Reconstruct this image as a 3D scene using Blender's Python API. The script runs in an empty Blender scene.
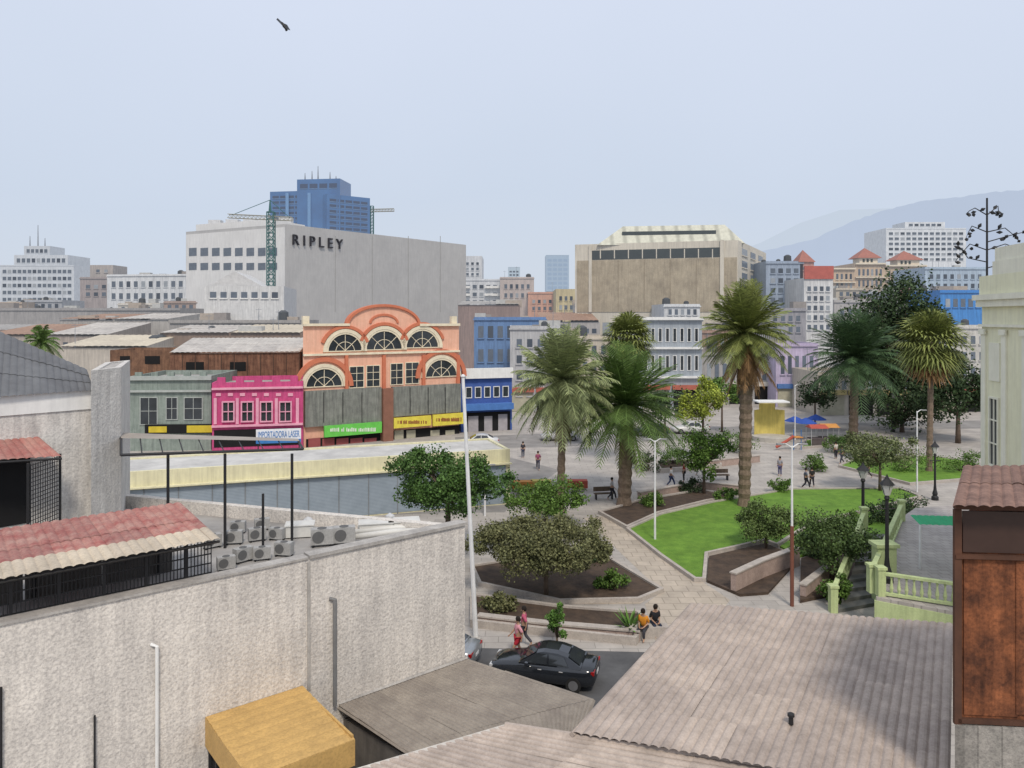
import bpy,bmesh,math,random
from mathutils import Vector,Matrix
R=math.radians; rnd=random.Random(7)
sc=bpy.context.scene; col=sc.collection
H=14.2; FP=740.0
def ray(px,py): return Vector(((px-512)/FP,1.,(318-py)/FP))
def G(px,py,z=0.):
    r=ray(px,py); t=(z-H)/r.z; return Vector((r.x*t,r.y*t,z))
def A(px,py,Y):
    r=ray(px,py); t=Y/r.y; return Vector((r.x*t,Y,H+r.z*t))
# ---------------- materials
MC={}
HAZE_GLOW=(0.61,0.69,0.80)  # sky-coloured glow that stands in for air haze on distant surfaces
def mat(name,c,c2=None,rough=.85,scale=1.5,stain=0.,bump=0.,bs=25,painted_haze=0.,metal=0.,island=0.,tile=None,wave=None,spec=.3,detail=6,speck=0.,blotch=0.):
    if name in MC: return MC[name]
    m=bpy.data.materials.new(name); m.use_nodes=True; nt=m.node_tree; N=nt.nodes; L=nt.links
    p=N['Principled BSDF']; out=N['Material Output']
    p.inputs['Roughness'].default_value=rough; p.inputs['Metallic'].default_value=metal
    p.inputs['Specular IOR Level'].default_value=spec
    if c2 is None: c2=tuple(x*.78 for x in c)
    tc=N.new('ShaderNodeTexCoord'); no=N.new('ShaderNodeTexNoise'); no.inputs['Scale'].default_value=scale; no.inputs['Detail'].default_value=detail
    no.inputs['Roughness'].default_value=.65
    L.new(tc.outputs['Object'],no.inputs['Vector'])
    rp=N.new('ShaderNodeValToRGB'); rp.color_ramp.elements[0].position=.33; rp.color_ramp.elements[1].position=.68
    rp.color_ramp.elements[0].color=(*c2,1); rp.color_ramp.elements[1].color=(*c,1); L.new(no.outputs['Fac'],rp.inputs['Fac'])
    cur=rp.outputs['Color']
    def mul(fac,colr,facv=1.):
        nonlocal cur
        mx=N.new('ShaderNodeMix'); mx.data_type='RGBA'; mx.blend_type='MULTIPLY'
        mx.inputs['Factor'].default_value=facv
        L.new(cur,mx.inputs[6])
        if isinstance(colr,tuple): mx.inputs[7].default_value=(*colr,1)
        else: L.new(colr,mx.inputs[7])
        cur=mx.outputs[2]
    def nramp(scl,dt,lo,hi,dark,mp_=None):
        n2=N.new('ShaderNodeTexNoise'); n2.inputs['Scale'].default_value=scl; n2.inputs['Detail'].default_value=dt; n2.inputs['Roughness'].default_value=.7
        if mp_: mp=N.new('ShaderNodeMapping'); mp.inputs['Scale'].default_value=mp_; L.new(tc.outputs['Object'],mp.inputs['Vector']); L.new(mp.outputs[0],n2.inputs['Vector'])
        else: L.new(tc.outputs['Object'],n2.inputs['Vector'])
        r2=N.new('ShaderNodeValToRGB'); r2.color_ramp.elements[0].position=lo; r2.color_ramp.elements[1].position=hi
        r2.color_ramp.elements[0].color=(1-dark,1-dark,1-dark*.95,1); r2.color_ramp.elements[1].color=(1,1,1,1)
        L.new(n2.outputs['Fac'],r2.inputs['Fac']); mul(None,r2.outputs['Color'])
    if stain: nramp(1.,9,.36,.6,stain,(4.2,4.2,.3))
    if blotch: nramp(.55,8,.4,.6,blotch)
    if speck: nramp(16.,6,.38,.56,speck)
    if tile:
        br=N.new('ShaderNodeTexBrick'); br.inputs['Scale'].default_value=1.; br.inputs['Brick Width'].default_value=tile[0]; br.inputs['Row Height'].default_value=tile[1]
        br.inputs['Mortar Size'].default_value=tile[2]; br.inputs['Color1'].default_value=(1,1,1,1); br.inputs['Color2'].default_value=(.86,.86,.86,1); br.inputs['Mortar'].default_value=(.65,.65,.65,1)
        L.new(tc.outputs['Object'],br.inputs['Vector']); mul(None,br.outputs['Color'])
    if wave:
        wv=N.new('ShaderNodeTexWave'); wv.bands_direction=wave[0]; wv.inputs['Scale'].default_value=wave[1]; wv.inputs['Distortion'].default_value=0.
        L.new(tc.outputs['Object'],wv.inputs['Vector'])
        r3=N.new('ShaderNodeValToRGB'); r3.color_ramp.elements[0].color=(.68,.68,.68,1); r3.color_ramp.elements[1].color=(1,1,1,1); r3.color_ramp.elements[1].position=.4
        L.new(wv.outputs['Fac'],r3.inputs['Fac']); mul(None,r3.outputs['Color'])
    if island:
        ge=N.new('ShaderNodeNewGeometry'); r4=N.new('ShaderNodeValToRGB')
        r4.color_ramp.elements[0].color=(1-island,1-island,1-island,1); r4.color_ramp.elements[1].color=(1+island*.6,1+island*.6,1+island*.4,1)
        L.new(ge.outputs['Random Per Island'],r4.inputs['Fac']); mul(None,r4.outputs['Color'])
    L.new(cur,p.inputs['Base Color'])
    if bump:
        nb=N.new('ShaderNodeTexNoise'); nb.inputs['Scale'].default_value=bs; nb.inputs['Detail'].default_value=4; L.new(tc.outputs['Object'],nb.inputs['Vector'])
        bp=N.new('ShaderNodeBump'); bp.inputs['Strength'].default_value=bump; bp.inputs['Distance'].default_value=.03
        L.new(nb.outputs['Fac'],bp.inputs['Height']); L.new(bp.outputs[0],p.inputs['Normal'])
    if painted_haze:
        em=N.new('ShaderNodeEmission'); em.inputs['Color'].default_value=(*HAZE_GLOW,1); ms=N.new('ShaderNodeMixShader'); ms.inputs[0].default_value=painted_haze  # aerial haze painted into the surface: fixed emission mix, no real atmosphere
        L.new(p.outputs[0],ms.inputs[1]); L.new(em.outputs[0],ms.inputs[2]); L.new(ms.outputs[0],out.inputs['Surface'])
    MC[name]=m; return m
stucco=mat('stucco',(.82,.765,.69),(.70,.655,.595),stain=.2,bump=1.,bs=10,scale=.8,speck=.3,blotch=.08)
stucco2=mat('stucco_pale',(.75,.72,.67),(.6,.575,.535),stain=.25,bump=.9,bs=10,speck=.22)
whitep=mat('white_paint',(.80,.80,.78),(.7,.7,.68),stain=.1)
flatroof=mat('flat_roof',(.42,.405,.385),(.29,.275,.26),scale=.6,blotch=.2)
corrb=mat('corrugated_brown',(.50,.42,.365),(.39,.325,.28),scale=2.2,rough=.8,island=.12,speck=.15,blotch=.12)
corrg=mat('corrugated_grey',(.34,.30,.255),(.25,.215,.185),scale=1.9,rough=.8,island=.1,speck=.15,blotch=.15)
slateg=mat('grey_metal_roof',(.15,.155,.165),(.11,.112,.12),rough=.7,island=.08)
redc=mat('faded_red_sheet',(.36,.12,.105),(.44,.25,.21),scale=2.1,rough=.75,island=.15,speck=.2)
rust=mat('rust_sheet',(.36,.125,.05),(.11,.042,.022),scale=2.6,rough=.85,stain=.5,speck=.35,bump=.5,bs=9)
rustroof=mat('rust_roof',(.30,.18,.14),(.17,.10,.08),scale=2.6,rough=.85,island=.15,speck=.25)
dark=mat('dark_metal',(.025,.025,.027),rough=.5)
black=mat('dark_interior',(.012,.012,.013))
glass=mat('window_glass',(.045,.055,.065),(.02,.025,.03),rough=.12,spec=.6,scale=.5)
conc=mat('concrete',(.50,.475,.44),(.36,.34,.315),stain=.2,scale=1.,speck=.15)
tanp=mat('tan_canopy',(.66,.42,.15),(.55,.35,.13),scale=3,rough=.6,speck=.2,island=.05,blotch=.15)
steel=mat('galvanised',(.6,.6,.6),(.48,.48,.48),rough=.45,metal=.2)
hglass=mat('hazy_glass',(.10,.12,.15),(.06,.075,.10),rough=.2,painted_haze=.1)  # clear glass for distant windows, with air haze painted in as glow
# ---------------- geometry
ORG={}
class MB:
    def __init__(s): s.v=[];s.f=[];s.m=[];s.cm=0
    def add(s,vs,fs):
        n=len(s.v); s.v+=[tuple(v) for v in vs]; s.f+=[tuple(i+n for i in f) for f in fs]; s.m+=[s.cm]*len(fs); return s
    def hexa(s,p): return s.add(p,[(3,2,1,0),(4,5,6,7),(0,1,5,4),(1,2,6,5),(2,3,7,6),(3,0,4,7)])
    def box(s,c,d,rz=0.):
        c=Vector(c); cr,sr=math.cos(rz),math.sin(rz); P=[]
        for z in (-.5,.5):
            for x,y in ((-.5,-.5),(.5,-.5),(.5,.5),(-.5,.5)):
                X,Y=x*d[0],y*d[1]; P.append(c+Vector((X*cr-Y*sr,X*sr+Y*cr,z*d[2])))
        return s.hexa(P)
    def prism(s,poly,z0,z1):
        n=len(poly); vs=[(p[0],p[1],z0) for p in poly]+[(p[0],p[1],z1) for p in poly]
        return s.add(vs,[tuple(range(n))[::-1],tuple(range(n,2*n))]+[(i,(i+1)%n,(i+1)%n+n,i+n) for i in range(n)])
    def path(s,pts,rs,n=8):
        pts=[Vector(p) for p in pts]; rings=[]; k=len(pts)
        for i,p in enumerate(pts):
            t=(pts[min(i+1,k-1)]-pts[max(i-1,0)]).normalized()
            a=Vector((0,0,1)) if abs(t.z)<.9 else Vector((1,0,0)); u=t.cross(a).normalized(); w=t.cross(u)
            rings+= [p+(u*math.cos(2*math.pi*j/n)+w*math.sin(2*math.pi*j/n))*rs[i] for j in range(n)]
        fs=[(i*n+j,i*n+(j+1)%n,(i+1)*n+(j+1)%n,(i+1)*n+j) for i in range(k-1) for j in range(n)]
        fs+=[tuple(range(n))[::-1],tuple(range((k-1)*n,k*n))]
        return s.add(rings,fs)
    def tube(s,a,b,r0,r1=None,n=8): return s.path([a,b],[r0,r0 if r1 is None else r1],n)
    def lathe(s,c,prof,n=12): return s.path([(c[0],c[1],c[2]+z) for r,z in prof],[r for r,z in prof],n)
    def quad(s,a,b,c,d): return s.add([a,b,c,d],[(0,1,2,3)])
    def corr(s,a,b,c,d,per=.18,amp=.025,rows=1,lap=.012,sheet=5):
        a,b,c,d=map(Vector,(a,b,c,d)); W=max((b-a).length,(c-d).length); n=max(4,int(W/per)*4); prof=[0,.8,1,.8]
        nrm=(b-a).cross(d-a).normalized()
        if nrm.z<0: nrm=-nrm
        st=sheet*4
        for r in range(rows):
            for i0 in range(0,n,st):
                j_=rnd.uniform(-.012,.012) if rows>2 else 0
                v0=max(0,r/rows+j_*(r>0)); v1=(r+1)/rows+ (.03 if r<rows-1 else 0)
                i1=min(n,i0+st); vs=[]; jit=rnd.uniform(-.004,.008)
                for v,off in ((v0,lap),(v1,0)):
                    for i in range(i0,i1+1):
                        u=i/n; p=(a*(1-u)+b*u)*(1-v)+(d*(1-u)+c*u)*v; vs.append(p+nrm*(amp*prof[i%4]+off+jit))
                k=i1-i0; s.add(vs,[(i,i+1,k+2+i,k+1+i) for i in range(k)])
        return s
    def build(s,name,mats,parent=None,loc=None,smooth=False):
        me=bpy.data.meshes.new(name); o=bpy.data.objects.new(name,me); col.objects.link(o)
        if parent: org=ORG[parent.name]; o.parent=parent
        else:
            org=Vector(loc) if loc is not None else Vector((0,0,0)); o.location=org
        ORG[o.name]=org
        me.from_pydata([(v[0]-org[0],v[1]-org[1],v[2]-org[2]) for v in s.v],[],s.f)
        if not isinstance(mats,(list,tuple)): mats=[mats]
        for m in mats: me.materials.append(m)
        if len(mats)>1: me.polygons.foreach_set('material_index',s.m)
        if smooth: me.polygons.foreach_set('use_smooth',[True]*len(s.f))
        me.update(); return o
def thing(name,label,cat,loc=(0,0,0),group=None):
    o=bpy.data.objects.new(name,None); col.objects.link(o); o.location=loc; o.empty_display_size=.2
    ORG[o.name]=Vector(loc); o['label']=label; o['category']=cat
    if group: o['group']=group
    return o
def tag(o,label,cat,group=None):
    o['label']=label; o['category']=cat
    if group: o['group']=group
    return o
def struct(o): o['kind']='structure'; return o
def copy_tree(o,parent=None):
    c=o.copy(); col.objects.link(c)
    if parent: c.parent=parent
    ORG[c.name]=ORG.get(o.name,Vector((0,0,0)))
    for ch in list(o.children): copy_tree(ch,c)
    return c
def place(proto,used,loc,rz=0,label=None,sc_=1,group=None):
    o=copy_tree(proto) if used else proto
    o.location=loc; o.rotation_euler=(0,0,rz); o.scale=(sc_,)*3
    if label: o['label']=label
    if group: o['group']=group
    return o
class Fac:
    def __init__(s,p,q):
        s.o=Vector((p[0],p[1])); q=Vector((q[0],q[1])); s.W=(q-s.o).length; s.d=(q-s.o)/s.W; s.n=Vector((s.d.y,-s.d.x))
    def uz(s,px,py):
        r=ray(px,py); r2=Vector((r.x,r.y)); t=s.o.dot(s.n)/r2.dot(s.n); return (r2*t-s.o).dot(s.d),H+t*r.z
    def P(s,u,z,out=0.):
        q=s.o+s.d*u+s.n*out; return Vector((q.x,q.y,z))
    def ub(s,mb,u0,z0,u1,z1,o0,o1):
        return mb.hexa([s.P(u0,z0,o1),s.P(u1,z0,o1),s.P(u1,z0,o0),s.P(u0,z0,o0),s.P(u0,z1,o1),s.P(u1,z1,o1),s.P(u1,z1,o0),s.P(u0,z1,o0)])
    def rect(s,px0,py0,px1,py1):
        my=(py0+py1)/2; mx=(px0+px1)/2
        return s.uz(px0,my)[0],s.uz(mx,py1)[1],s.uz(px1,my)[0],s.uz(mx,py0)[1]
    def pb(s,mb,px0,py0,px1,py1,o0,o1):
        u0,z0,u1,z1=s.rect(px0,py0,px1,py1); return s.ub(mb,u0,z0,u1,z1,o0,o1)
def fac(px0,Y0,px1,Y1): return Fac(A(px0,360,Y0),A(px1,360,Y1))
def inset(poly,t):
    n=len(poly); out=[]
    for i in range(n):
        a,b,c=Vector(poly[i-1][:2]),Vector(poly[i][:2]),Vector(poly[(i+1)%n][:2])
        d1=(b-a).normalized(); d2=(c-b).normalized(); n1=Vector((-d1.y,d1.x)); n2=Vector((-d2.y,d2.x))
        m=(n1+n2).normalized(); out.append(b+m*(t/max(.3,m.dot(n1))))
    return out
def polyb(name,label,cat,poly,ztop,wall,roof=None,par=.5,th=.25,z0=0.,group=None):
    poly=[Vector((p[0],p[1])) for p in poly]; c=sum(poly,Vector((0,0)))/len(poly)
    root=thing(name,label,cat,(c.x,c.y,z0),group)
    inn=inset(poly,th); n=len(poly); vs=[(p.x,p.y,z0) for p in poly]+[(p.x,p.y,ztop) for p in poly]+[(p.x,p.y,ztop) for p in inn]+[(p.x,p.y,ztop-par) for p in inn]
    fs=[]
    for i in range(n):
        j=(i+1)%n
        for k in range(3): fs.append((k*n+i,k*n+j,(k+1)*n+j,(k+1)*n+i))
    MB().add(vs,fs).build('wall',wall,root)
    MB().add([(p.x,p.y,ztop-par+.003) for p in inset(poly,th*.9)],[tuple(range(n))]).build('roof',roof or flatroof,root)
    return root
def bld(name,label,cat,f,ytop,dep,wall,roof=None,par=.5,group=None,px=None,parent=None):
    u=f.W/2; p=f.P(u,0); pxm=512+p.x/p.y*FP; z=f.uz(pxm,ytop)[1]
    a,b=f.P(0,0),f.P(f.W,0); nb=Vector((-f.n.x,-f.n.y,0))*dep
    if parent:
        m=MB(); m.prism([(q.x,q.y) for q in (a,b,b+nb,a+nb)],0,z); m.build('upper_storey',wall,parent); return parent,z
    return polyb(name,label,cat,[a,b,b+nb,a+nb],z,wall,roof,par,group=group),z
def win(f,par,u0,z0,u1,z1,fm,gm=None,nx=2,ny=1,fw=.09,o=.1,sub=True):
    gm=gm or glass
    mb=MB(); 
    if sub:
        f.ub(mb,u0,z0,u1,z0+fw,.0,o); f.ub(mb,u0,z1-fw,u1,z1,.0,o); f.ub(mb,u0,z0+fw,u0+fw,z1-fw,.0,o-.004); f.ub(mb,u1-fw,z0+fw,u1,z1-fw,.0,o-.004)
        for i in range(1,nx): u=u0+(u1-u0)*i/nx; f.ub(mb,u-fw*.3,z0+fw,u+fw*.3,z1-fw,.0,o-.02)
        for i in range(1,ny): z=z0+(z1-z0)*i/ny; f.ub(mb,u0+fw,z-fw*.3,u1-fw,z+fw*.3,.0,o-.025)
        w=mb.build('window',fm,par); m2=MB(); f.ub(m2,u0+fw*.8,z0+fw*.8,u1-fw*.8,z1-fw*.8,.005,.03); m2.build('pane',gm,w)
    else:
        f.ub(mb,u0,z0,u1,z1,.0,.06); mb.cm=1; f.ub(mb,u0-.15,z0-.18,u1+.15,z0-.004,.0,.22); w=mb.build('window',[gm,fm],par)
    return w
gl2=[mat('hazy_glass_pale',(.30,.32,.34),(.22,.24,.26),painted_haze=.12),mat('hazy_glass_deep',(.04,.05,.07),rough=.2,painted_haze=.08)]
def wg(f,par,px0,py0,px1,py1,nx,ny,wf=.6,hf=.6,fm=None,gm=None,sub=False,mx=1,my=1):
    fm=fm or whitep
    u0,z0,u1,z1=f.rect(px0,py0,px1,py1); du=(u1-u0)/nx; dz=(z1-z0)/ny
    for j in range(ny):
        for i in range(nx):
            cu=u0+du*(i+.5); cz=z0+dz*(j+.5); g_=gm; q=rnd.random()
            if gm is hglass: g_=gl2[0] if q<.12 else gl2[1] if q<.35 else gm
            win(f,par,cu-du*wf/2,cz-dz*hf/2,cu+du*wf/2,cz+dz*hf/2,fm,g_,mx,my,sub=sub)
def fpart(name,f,par,rects,m,o0=0.,o1=.1):
    for r in rects:
        mb=MB(); f.pb(mb,*r,o0,o1); o=mb.build(name,m,par)
    return o
def arch(f,par,cx,cy,rpx,fm,gm=None,spokes=3):
    u,z=f.uz(cx,cy); r=abs(f.uz(cx+rpx,cy)[0]-u); K=14; 
    def ring(mb,r0,r1,o0,o1):
        for k in range(K):
            a,b=math.pi*k/K,math.pi*(k+1)/K
            q=[(r1*math.cos(a),r1*math.sin(a)),(r1*math.cos(b),r1*math.sin(b)),(r0*math.cos(b),r0*math.sin(b)),(r0*math.cos(a),r0*math.sin(a))]
            mb.hexa([f.P(u+x,z+y,o0) for x,y in q]+[f.P(u+x,z+y,o1) for x,y in q])
    mb=MB(); ring(mb,r*.92,r,.0,.16); f.ub(mb,u-r*.91,z,u+r*.91,z+.1,.0,.15)
    for k in range(1,spokes+1):
        a=math.pi*k/(spokes+1); mb.tube(f.P(u,z+.1,.08),f.P(u+r*.9*math.cos(a),z+r*.9*math.sin(a),.08),.04,n=4)
    ring(mb,r*.5,r*.5+.06,.0,.1)
    w=mb.build('window',fm,par)
    m=MB(); pts=[(u+r*.93*math.cos(math.pi*k/K),z+r*.93*math.sin(math.pi*k/K)) for k in range(K+1)]
    m.add([f.P(x,y,.04) for x,y in pts],[tuple(range(K+1))]); m.build('pane',gm or glass,w); return w
def text(name,s,f,px0,py0,px1,py1,m,par,out=.15,th=.1):
    cu=bpy.data.curves.new('t','FONT'); cu.body=s; cu.extrude=.02; o=bpy.data.objects.new('t',cu); col.objects.link(o)
    dg=bpy.context.evaluated_depsgraph_get(); me=bpy.data.meshes.new_from_object(o.evaluated_get(dg)); bpy.data.objects.remove(o)
    xs=[v.co.x for v in me.vertices]; ys=[v.co.y for v in me.vertices]; x0,x1,y0,y1=min(xs),max(xs),min(ys),max(ys)
    u0,z0,u1,z1=f.rect(px0,py0,px1,py1); mb=MB()
    mb.add([f.P(u0+(v.co.x-x0)/(x1-x0)*(u1-u0),z0+(v.co.y-y0)/(y1-y0)*(z1-z0),out+(th if v.co.z>0 else 0)) for v in me.vertices],[tuple(p.vertices) for p in me.polygons])
    return mb.build(name,m,par)
# ---------------- ground
pave=mat('paving',(.52,.48,.435),(.40,.37,.34),scale=.35,tile=(1.2,.6,.02),speck=.08,blotch=.14)
asph=mat('asphalt',(.12,.12,.122),(.085,.085,.087),scale=1.,blotch=.2)
soil=mat('soil',(.10,.068,.048),(.05,.036,.028),scale=2.,bump=.8,bs=6)
grass=mat('lawn_grass',(.19,.35,.045),(.12,.245,.03),scale=1.6,bump=1.,bs=18,speck=.3,blotch=.2)
stone=mat('beige_stone',(.56,.48,.39),(.45,.39,.32),scale=.8,tile=(.8,.8,.03),blotch=.15)
kerbm=mat('kerb_concrete',(.50,.45,.40),(.38,.34,.305),scale=2.,speck=.15)
g=MB(); g.quad((-6000,-200,0),(6000,-200,0),(6000,9000,0),(-6000,9000,0)); struct(g.build('ground',pave))
def sheet(name,pts,m,z,kind=True):
    P=[G(x,y,z) for x,y in pts]; return struct(MB().add(P,[tuple(range(len(P)))]).build(name,m))
def cw(P):
    a=sum(P[i].x*P[(i+1)%len(P)].y-P[(i+1)%len(P)].x*P[i].y for i in range(len(P))); return P if a>0 else P[::-1]
def bed(name,pts,m,z=.12,kerb=True):
    P=cw([G(x,y,z) for x,y in pts]); struct(MB().prism([(p.x,p.y) for p in (inset(P,.1) if kerb else P)],0.0,z).build(name,m))
    if kerb:
        o_=[Vector((p.x,p.y)) for p in P]; i_=inset(P,.2); n=len(P)
        vs=[(p.x,p.y,0) for p in o_]+[(p.x,p.y,z+.1) for p in o_]+[(p.x,p.y,z+.1) for p in i_]+[(p.x,p.y,z-.05) for p in i_]
        fs=[(k*n+i,k*n+(i+1)%n,(k+1)*n+(i+1)%n,(k+1)*n+i) for k in range(3) for i in range(n)]
        struct(MB().add(vs,fs).build('kerb',kerbm))
wasp=mat('worn_asphalt',(.30,.285,.27),(.24,.228,.215),scale=.5,blotch=.2)
sheet('road',[(300,652),(480,648),(760,655),(760,790),(200,790)],asph,.004)
sheet('road',[(120,520),(505,512),(515,500),(560,470),(500,455),(120,492)],wasp,.004)
sheet('road',[(455,437),(800,424),(1000,420),(1000,428),(800,432),(560,447),(455,449)],wasp,.004)
sheet('path',[(584,518),(604,516),(730,600),(700,640),(655,640),(645,604),(662,592)],stone,.008)
sheet('path',[(478,586),(560,604),(640,604),(655,592),(650,588),(560,598),(478,578)],stone,.012)
bed('soil_bed',[(470,566),(540,555),(600,552),(664,590),(640,600),(560,602),(478,584)],soil)
bed('soil_bed',[(470,594),(560,606),(640,612),(650,624),(636,640),(540,630),(470,622)],soil,.25)
bed('lawn',[(626,529),(660,514),(712,502),(790,489),(900,488),(922,497),(866,511),(812,524),(778,546),(765,541),(735,548),(708,554),(706,580),(694,580),(660,556)],grass)
bed('lawn',[(780,546),(812,525),(866,512),(914,502),(893,536),(850,541),(800,556)],grass,.11,False)
bed('soil_bed',[(709,556),(765,543),(800,557),(768,592),(740,594),(707,580)],soil,.14,False)
bed('soil_bed',[(598,512),(640,500),(700,490),(742,496),(708,501),(660,513),(627,528)],soil,.14)
bed('soil_bed',[(801,558),(850,543),(880,560),(850,590),(800,600)],soil,.16,False)
bed('lawn',[(838,466),(860,456),(930,456),(975,462),(985,478),(910,484)],grass)
bed('lawn',[(800,448),(850,444),(850,436),(805,440)],grass)
bed('soil_bed',[(655,462),(720,458),(722,465),(660,470)],soil,.3)
# ---------------- mountains and sky world
mnt=mat('hazy_mountain',(.15,.21,.36),(.12,.17,.30),painted_haze=.68,scale=.0015,detail=3)  # paleness is mostly painted-in haze glow, not rock colour
prof=[(700,262),(770,250),(812,240),(850,222),(880,212),(905,205),(930,200),(960,197),(990,192),(1024,190),(1100,186),(1200,196),(1400,215)]
m=MB(); vs=[]
for i in range(len(prof)-1):
    for k in range(6):
        t=k/6; x=prof[i][0]*(1-t)+prof[i+1][0]*t; y=prof[i][1]*(1-t)+prof[i+1][1]*t+rnd.uniform(-.8,.8)
        vs.append(A(x,y,3600))
n=len(vs); rows=[vs]
for r,(yy,dz) in enumerate(((3450,.72),(3300,.4),(3150,-.02))):
    rows.append([Vector((v.x*yy/3600,yy,v.z*dz)) for v in vs])
m.add([p for r in rows for p in r],[(r*n+i,(r+1)*n+i,(r+1)*n+i+1,r*n+i+1) for r in range(3) for i in range(n-1)])
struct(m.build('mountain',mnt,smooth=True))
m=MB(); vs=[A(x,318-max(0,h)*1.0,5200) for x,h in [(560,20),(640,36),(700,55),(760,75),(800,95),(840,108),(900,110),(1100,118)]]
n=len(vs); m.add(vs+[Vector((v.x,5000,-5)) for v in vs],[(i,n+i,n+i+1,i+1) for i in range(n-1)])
struct(m.build('mountain',mat('far_mountain',(.2,.25,.32),painted_haze=.88)))
w=bpy.data.worlds.new('World'); sc.world=w; w.use_nodes=True; N=w.node_tree.nodes; L=w.node_tree.links
bg=N['Background']; sky=N.new('ShaderNodeTexSky'); sky.sky_type='NISHITA'; sky.sun_disc=False; sky.sun_elevation=R(52); sky.sun_rotation=R(170); sky.dust_density=4
L.new(sky.outputs[0],bg.inputs[0]); bg.inputs[1].default_value=.1
b2=N.new('ShaderNodeBackground'); tc=N.new('ShaderNodeTexCoord'); sx=N.new('ShaderNodeSeparateXYZ'); L.new(tc.outputs['Generated'],sx.inputs[0])
cr=N.new('ShaderNodeValToRGB'); e=cr.color_ramp.elements; e[0].color=(.67,.735,.83,1); e[1].color=(.80,.86,.98,1); e.new(.14).color=(.64,.72,.85,1); e.new(.4).color=(.72,.79,.935,1)
nz=N.new('ShaderNodeTexNoise'); nz.inputs['Scale'].default_value=2.2; nz.inputs['Detail'].default_value=5; L.new(tc.outputs['Generated'],nz.inputs['Vector'])
ad=N.new('ShaderNodeMath'); ad.operation='MULTIPLY_ADD'; ad.inputs[1].default_value=.22; L.new(nz.outputs['Fac'],ad.inputs[0]); 
sb=N.new('ShaderNodeMath'); sb.operation='SUBTRACT'; sb.inputs[1].default_value=.11; L.new(sx.outputs[2],sb.inputs[0]); L.new(sb.outputs[0],ad.inputs[2]); L.new(ad.outputs[0],cr.inputs[0])
L.new(cr.outputs[0],b2.inputs[0]); b2.inputs[1].default_value=1.
mx=N.new('ShaderNodeMixShader'); mx.inputs[0].default_value=.92; L.new(bg.outputs[0],mx.inputs[1]); L.new(b2.outputs[0],mx.inputs[2]); L.new(mx.outputs[0],N['World Output'].inputs[0])
sl=bpy.data.lights.new('sun','SUN'); sl.energy=2.3; sl.angle=R(10); sl.color=(1,.91,.79); so=bpy.data.objects.new('sun',sl); col.objects.link(so)
so.rotation_euler=Vector((.12,-.62,.77)).to_track_quat('Z','Y').to_euler()
cd=bpy.data.cameras.new('camera'); cam=bpy.data.objects.new('camera',cd); col.objects.link(cam); cam.location=(0,0,H); cam.rotation_euler=(R(90),0,0)
cd.sensor_width=36; cd.lens=36*FP/1024; cd.shift_y=-66/1024; cd.clip_end=20000; sc.camera=cam
sc.view_settings.view_transform='Standard'
# ---------------- foreground left: stucco building
FW=Fac((-13.7,14.63),(-1.56,24.5)); ZT=7.35
sb_=polyb('stucco_building','long weathered pale stucco wall building with rooftop yard in left foreground','building',[(-13.7,14.63),(-1.56,24.5),(-15.1,28.9),(-26,33),(-34,20)],ZT,stucco,flatroof,.45,.3)
m=MB(); FW.pb(m,307,562,310,690,.0,.035); m.build('wall_joint',conc,sb_)
u0=FW.uz(309,600)[0]; m=MB(); FW.ub(m,u0,ZT+.003,FW.W+.05,ZT+.1,-.36,.07); m.build('coping',conc,sb_)
m=MB(); FW.ub(m,-.3,ZT+.003,u0-.03,ZT+.06,-.34,.05); m.build('coping',conc,sb_)
m=MB(); u,_=FW.uz(333,600); z1=FW.uz(333,598)[1]; z0=FW.uz(333,704)[1]; m.path([FW.P(u-.1,z1,.0),FW.P(u,z1,.12),FW.P(u,z0,.12)],[.06]*3,8); m.build('vent_pipe',mat('pipe_dark_grey',(.20,.20,.20)),sb_)
m=MB(); u,_=FW.uz(156,700); z1=FW.uz(156,645)[1]; m.path([FW.P(u-.12,z1+.05,.0),FW.P(u,z1,.1),FW.P(u,1.,.1)],[.045]*3); m.build('drain_pipe',whitep,sb_)
m=MB(); u,_=FW.uz(94,740); z1=FW.uz(94,714)[1]; m.tube(FW.P(u,z1,.08),FW.P(u,1.,.08),.025); m.build('conduit',dark,sb_)
m=MB(); u,_=FW.uz(0,700); z1=FW.uz(0,686)[1]; m.tube(FW.P(u,z1,.08),FW.P(u,1.,.08),.04); m.build('conduit',dark,sb_)
# tan canopy
u0=FW.uz(205,718)[0]; u1=FW.uz(302,685)[0]; cz=3.8
root=thing('entrance_canopy','tan ribbed metal entrance canopy jutting from the stucco wall','canopy',FW.P(u0,0,1))
m=MB(); m.corr(FW.P(u0,cz,.01),FW.P(u0,cz-.1,3.2),FW.P(u1,cz-.1,3.2),FW.P(u1,cz,.01),.35,.02,1,sheet=20); m.build('roof_sheet',tanp,root)
m=MB(); FW.ub(m,u0,cz-.75,u1,cz-.1,3.15,3.22); FW.ub(m,u1-.06,cz-.75,u1,cz-.02,.01,3.14); FW.ub(m,u0,cz-.75,u0+.06,cz-.02,.01,3.14); m.build('fascia',tanp,root)
for k in range(6): 
    m=MB(); o=.2+k*.58; FW.ub(m,u0+.02,.0,u0+.08,cz-.75,o,o+.06); m.build('bar',dark,root)
m=MB(); FW.ub(m,u0+.1,0,u1-.1,cz-.75,.02,2.9); m.build('interior',black,root)
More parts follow.
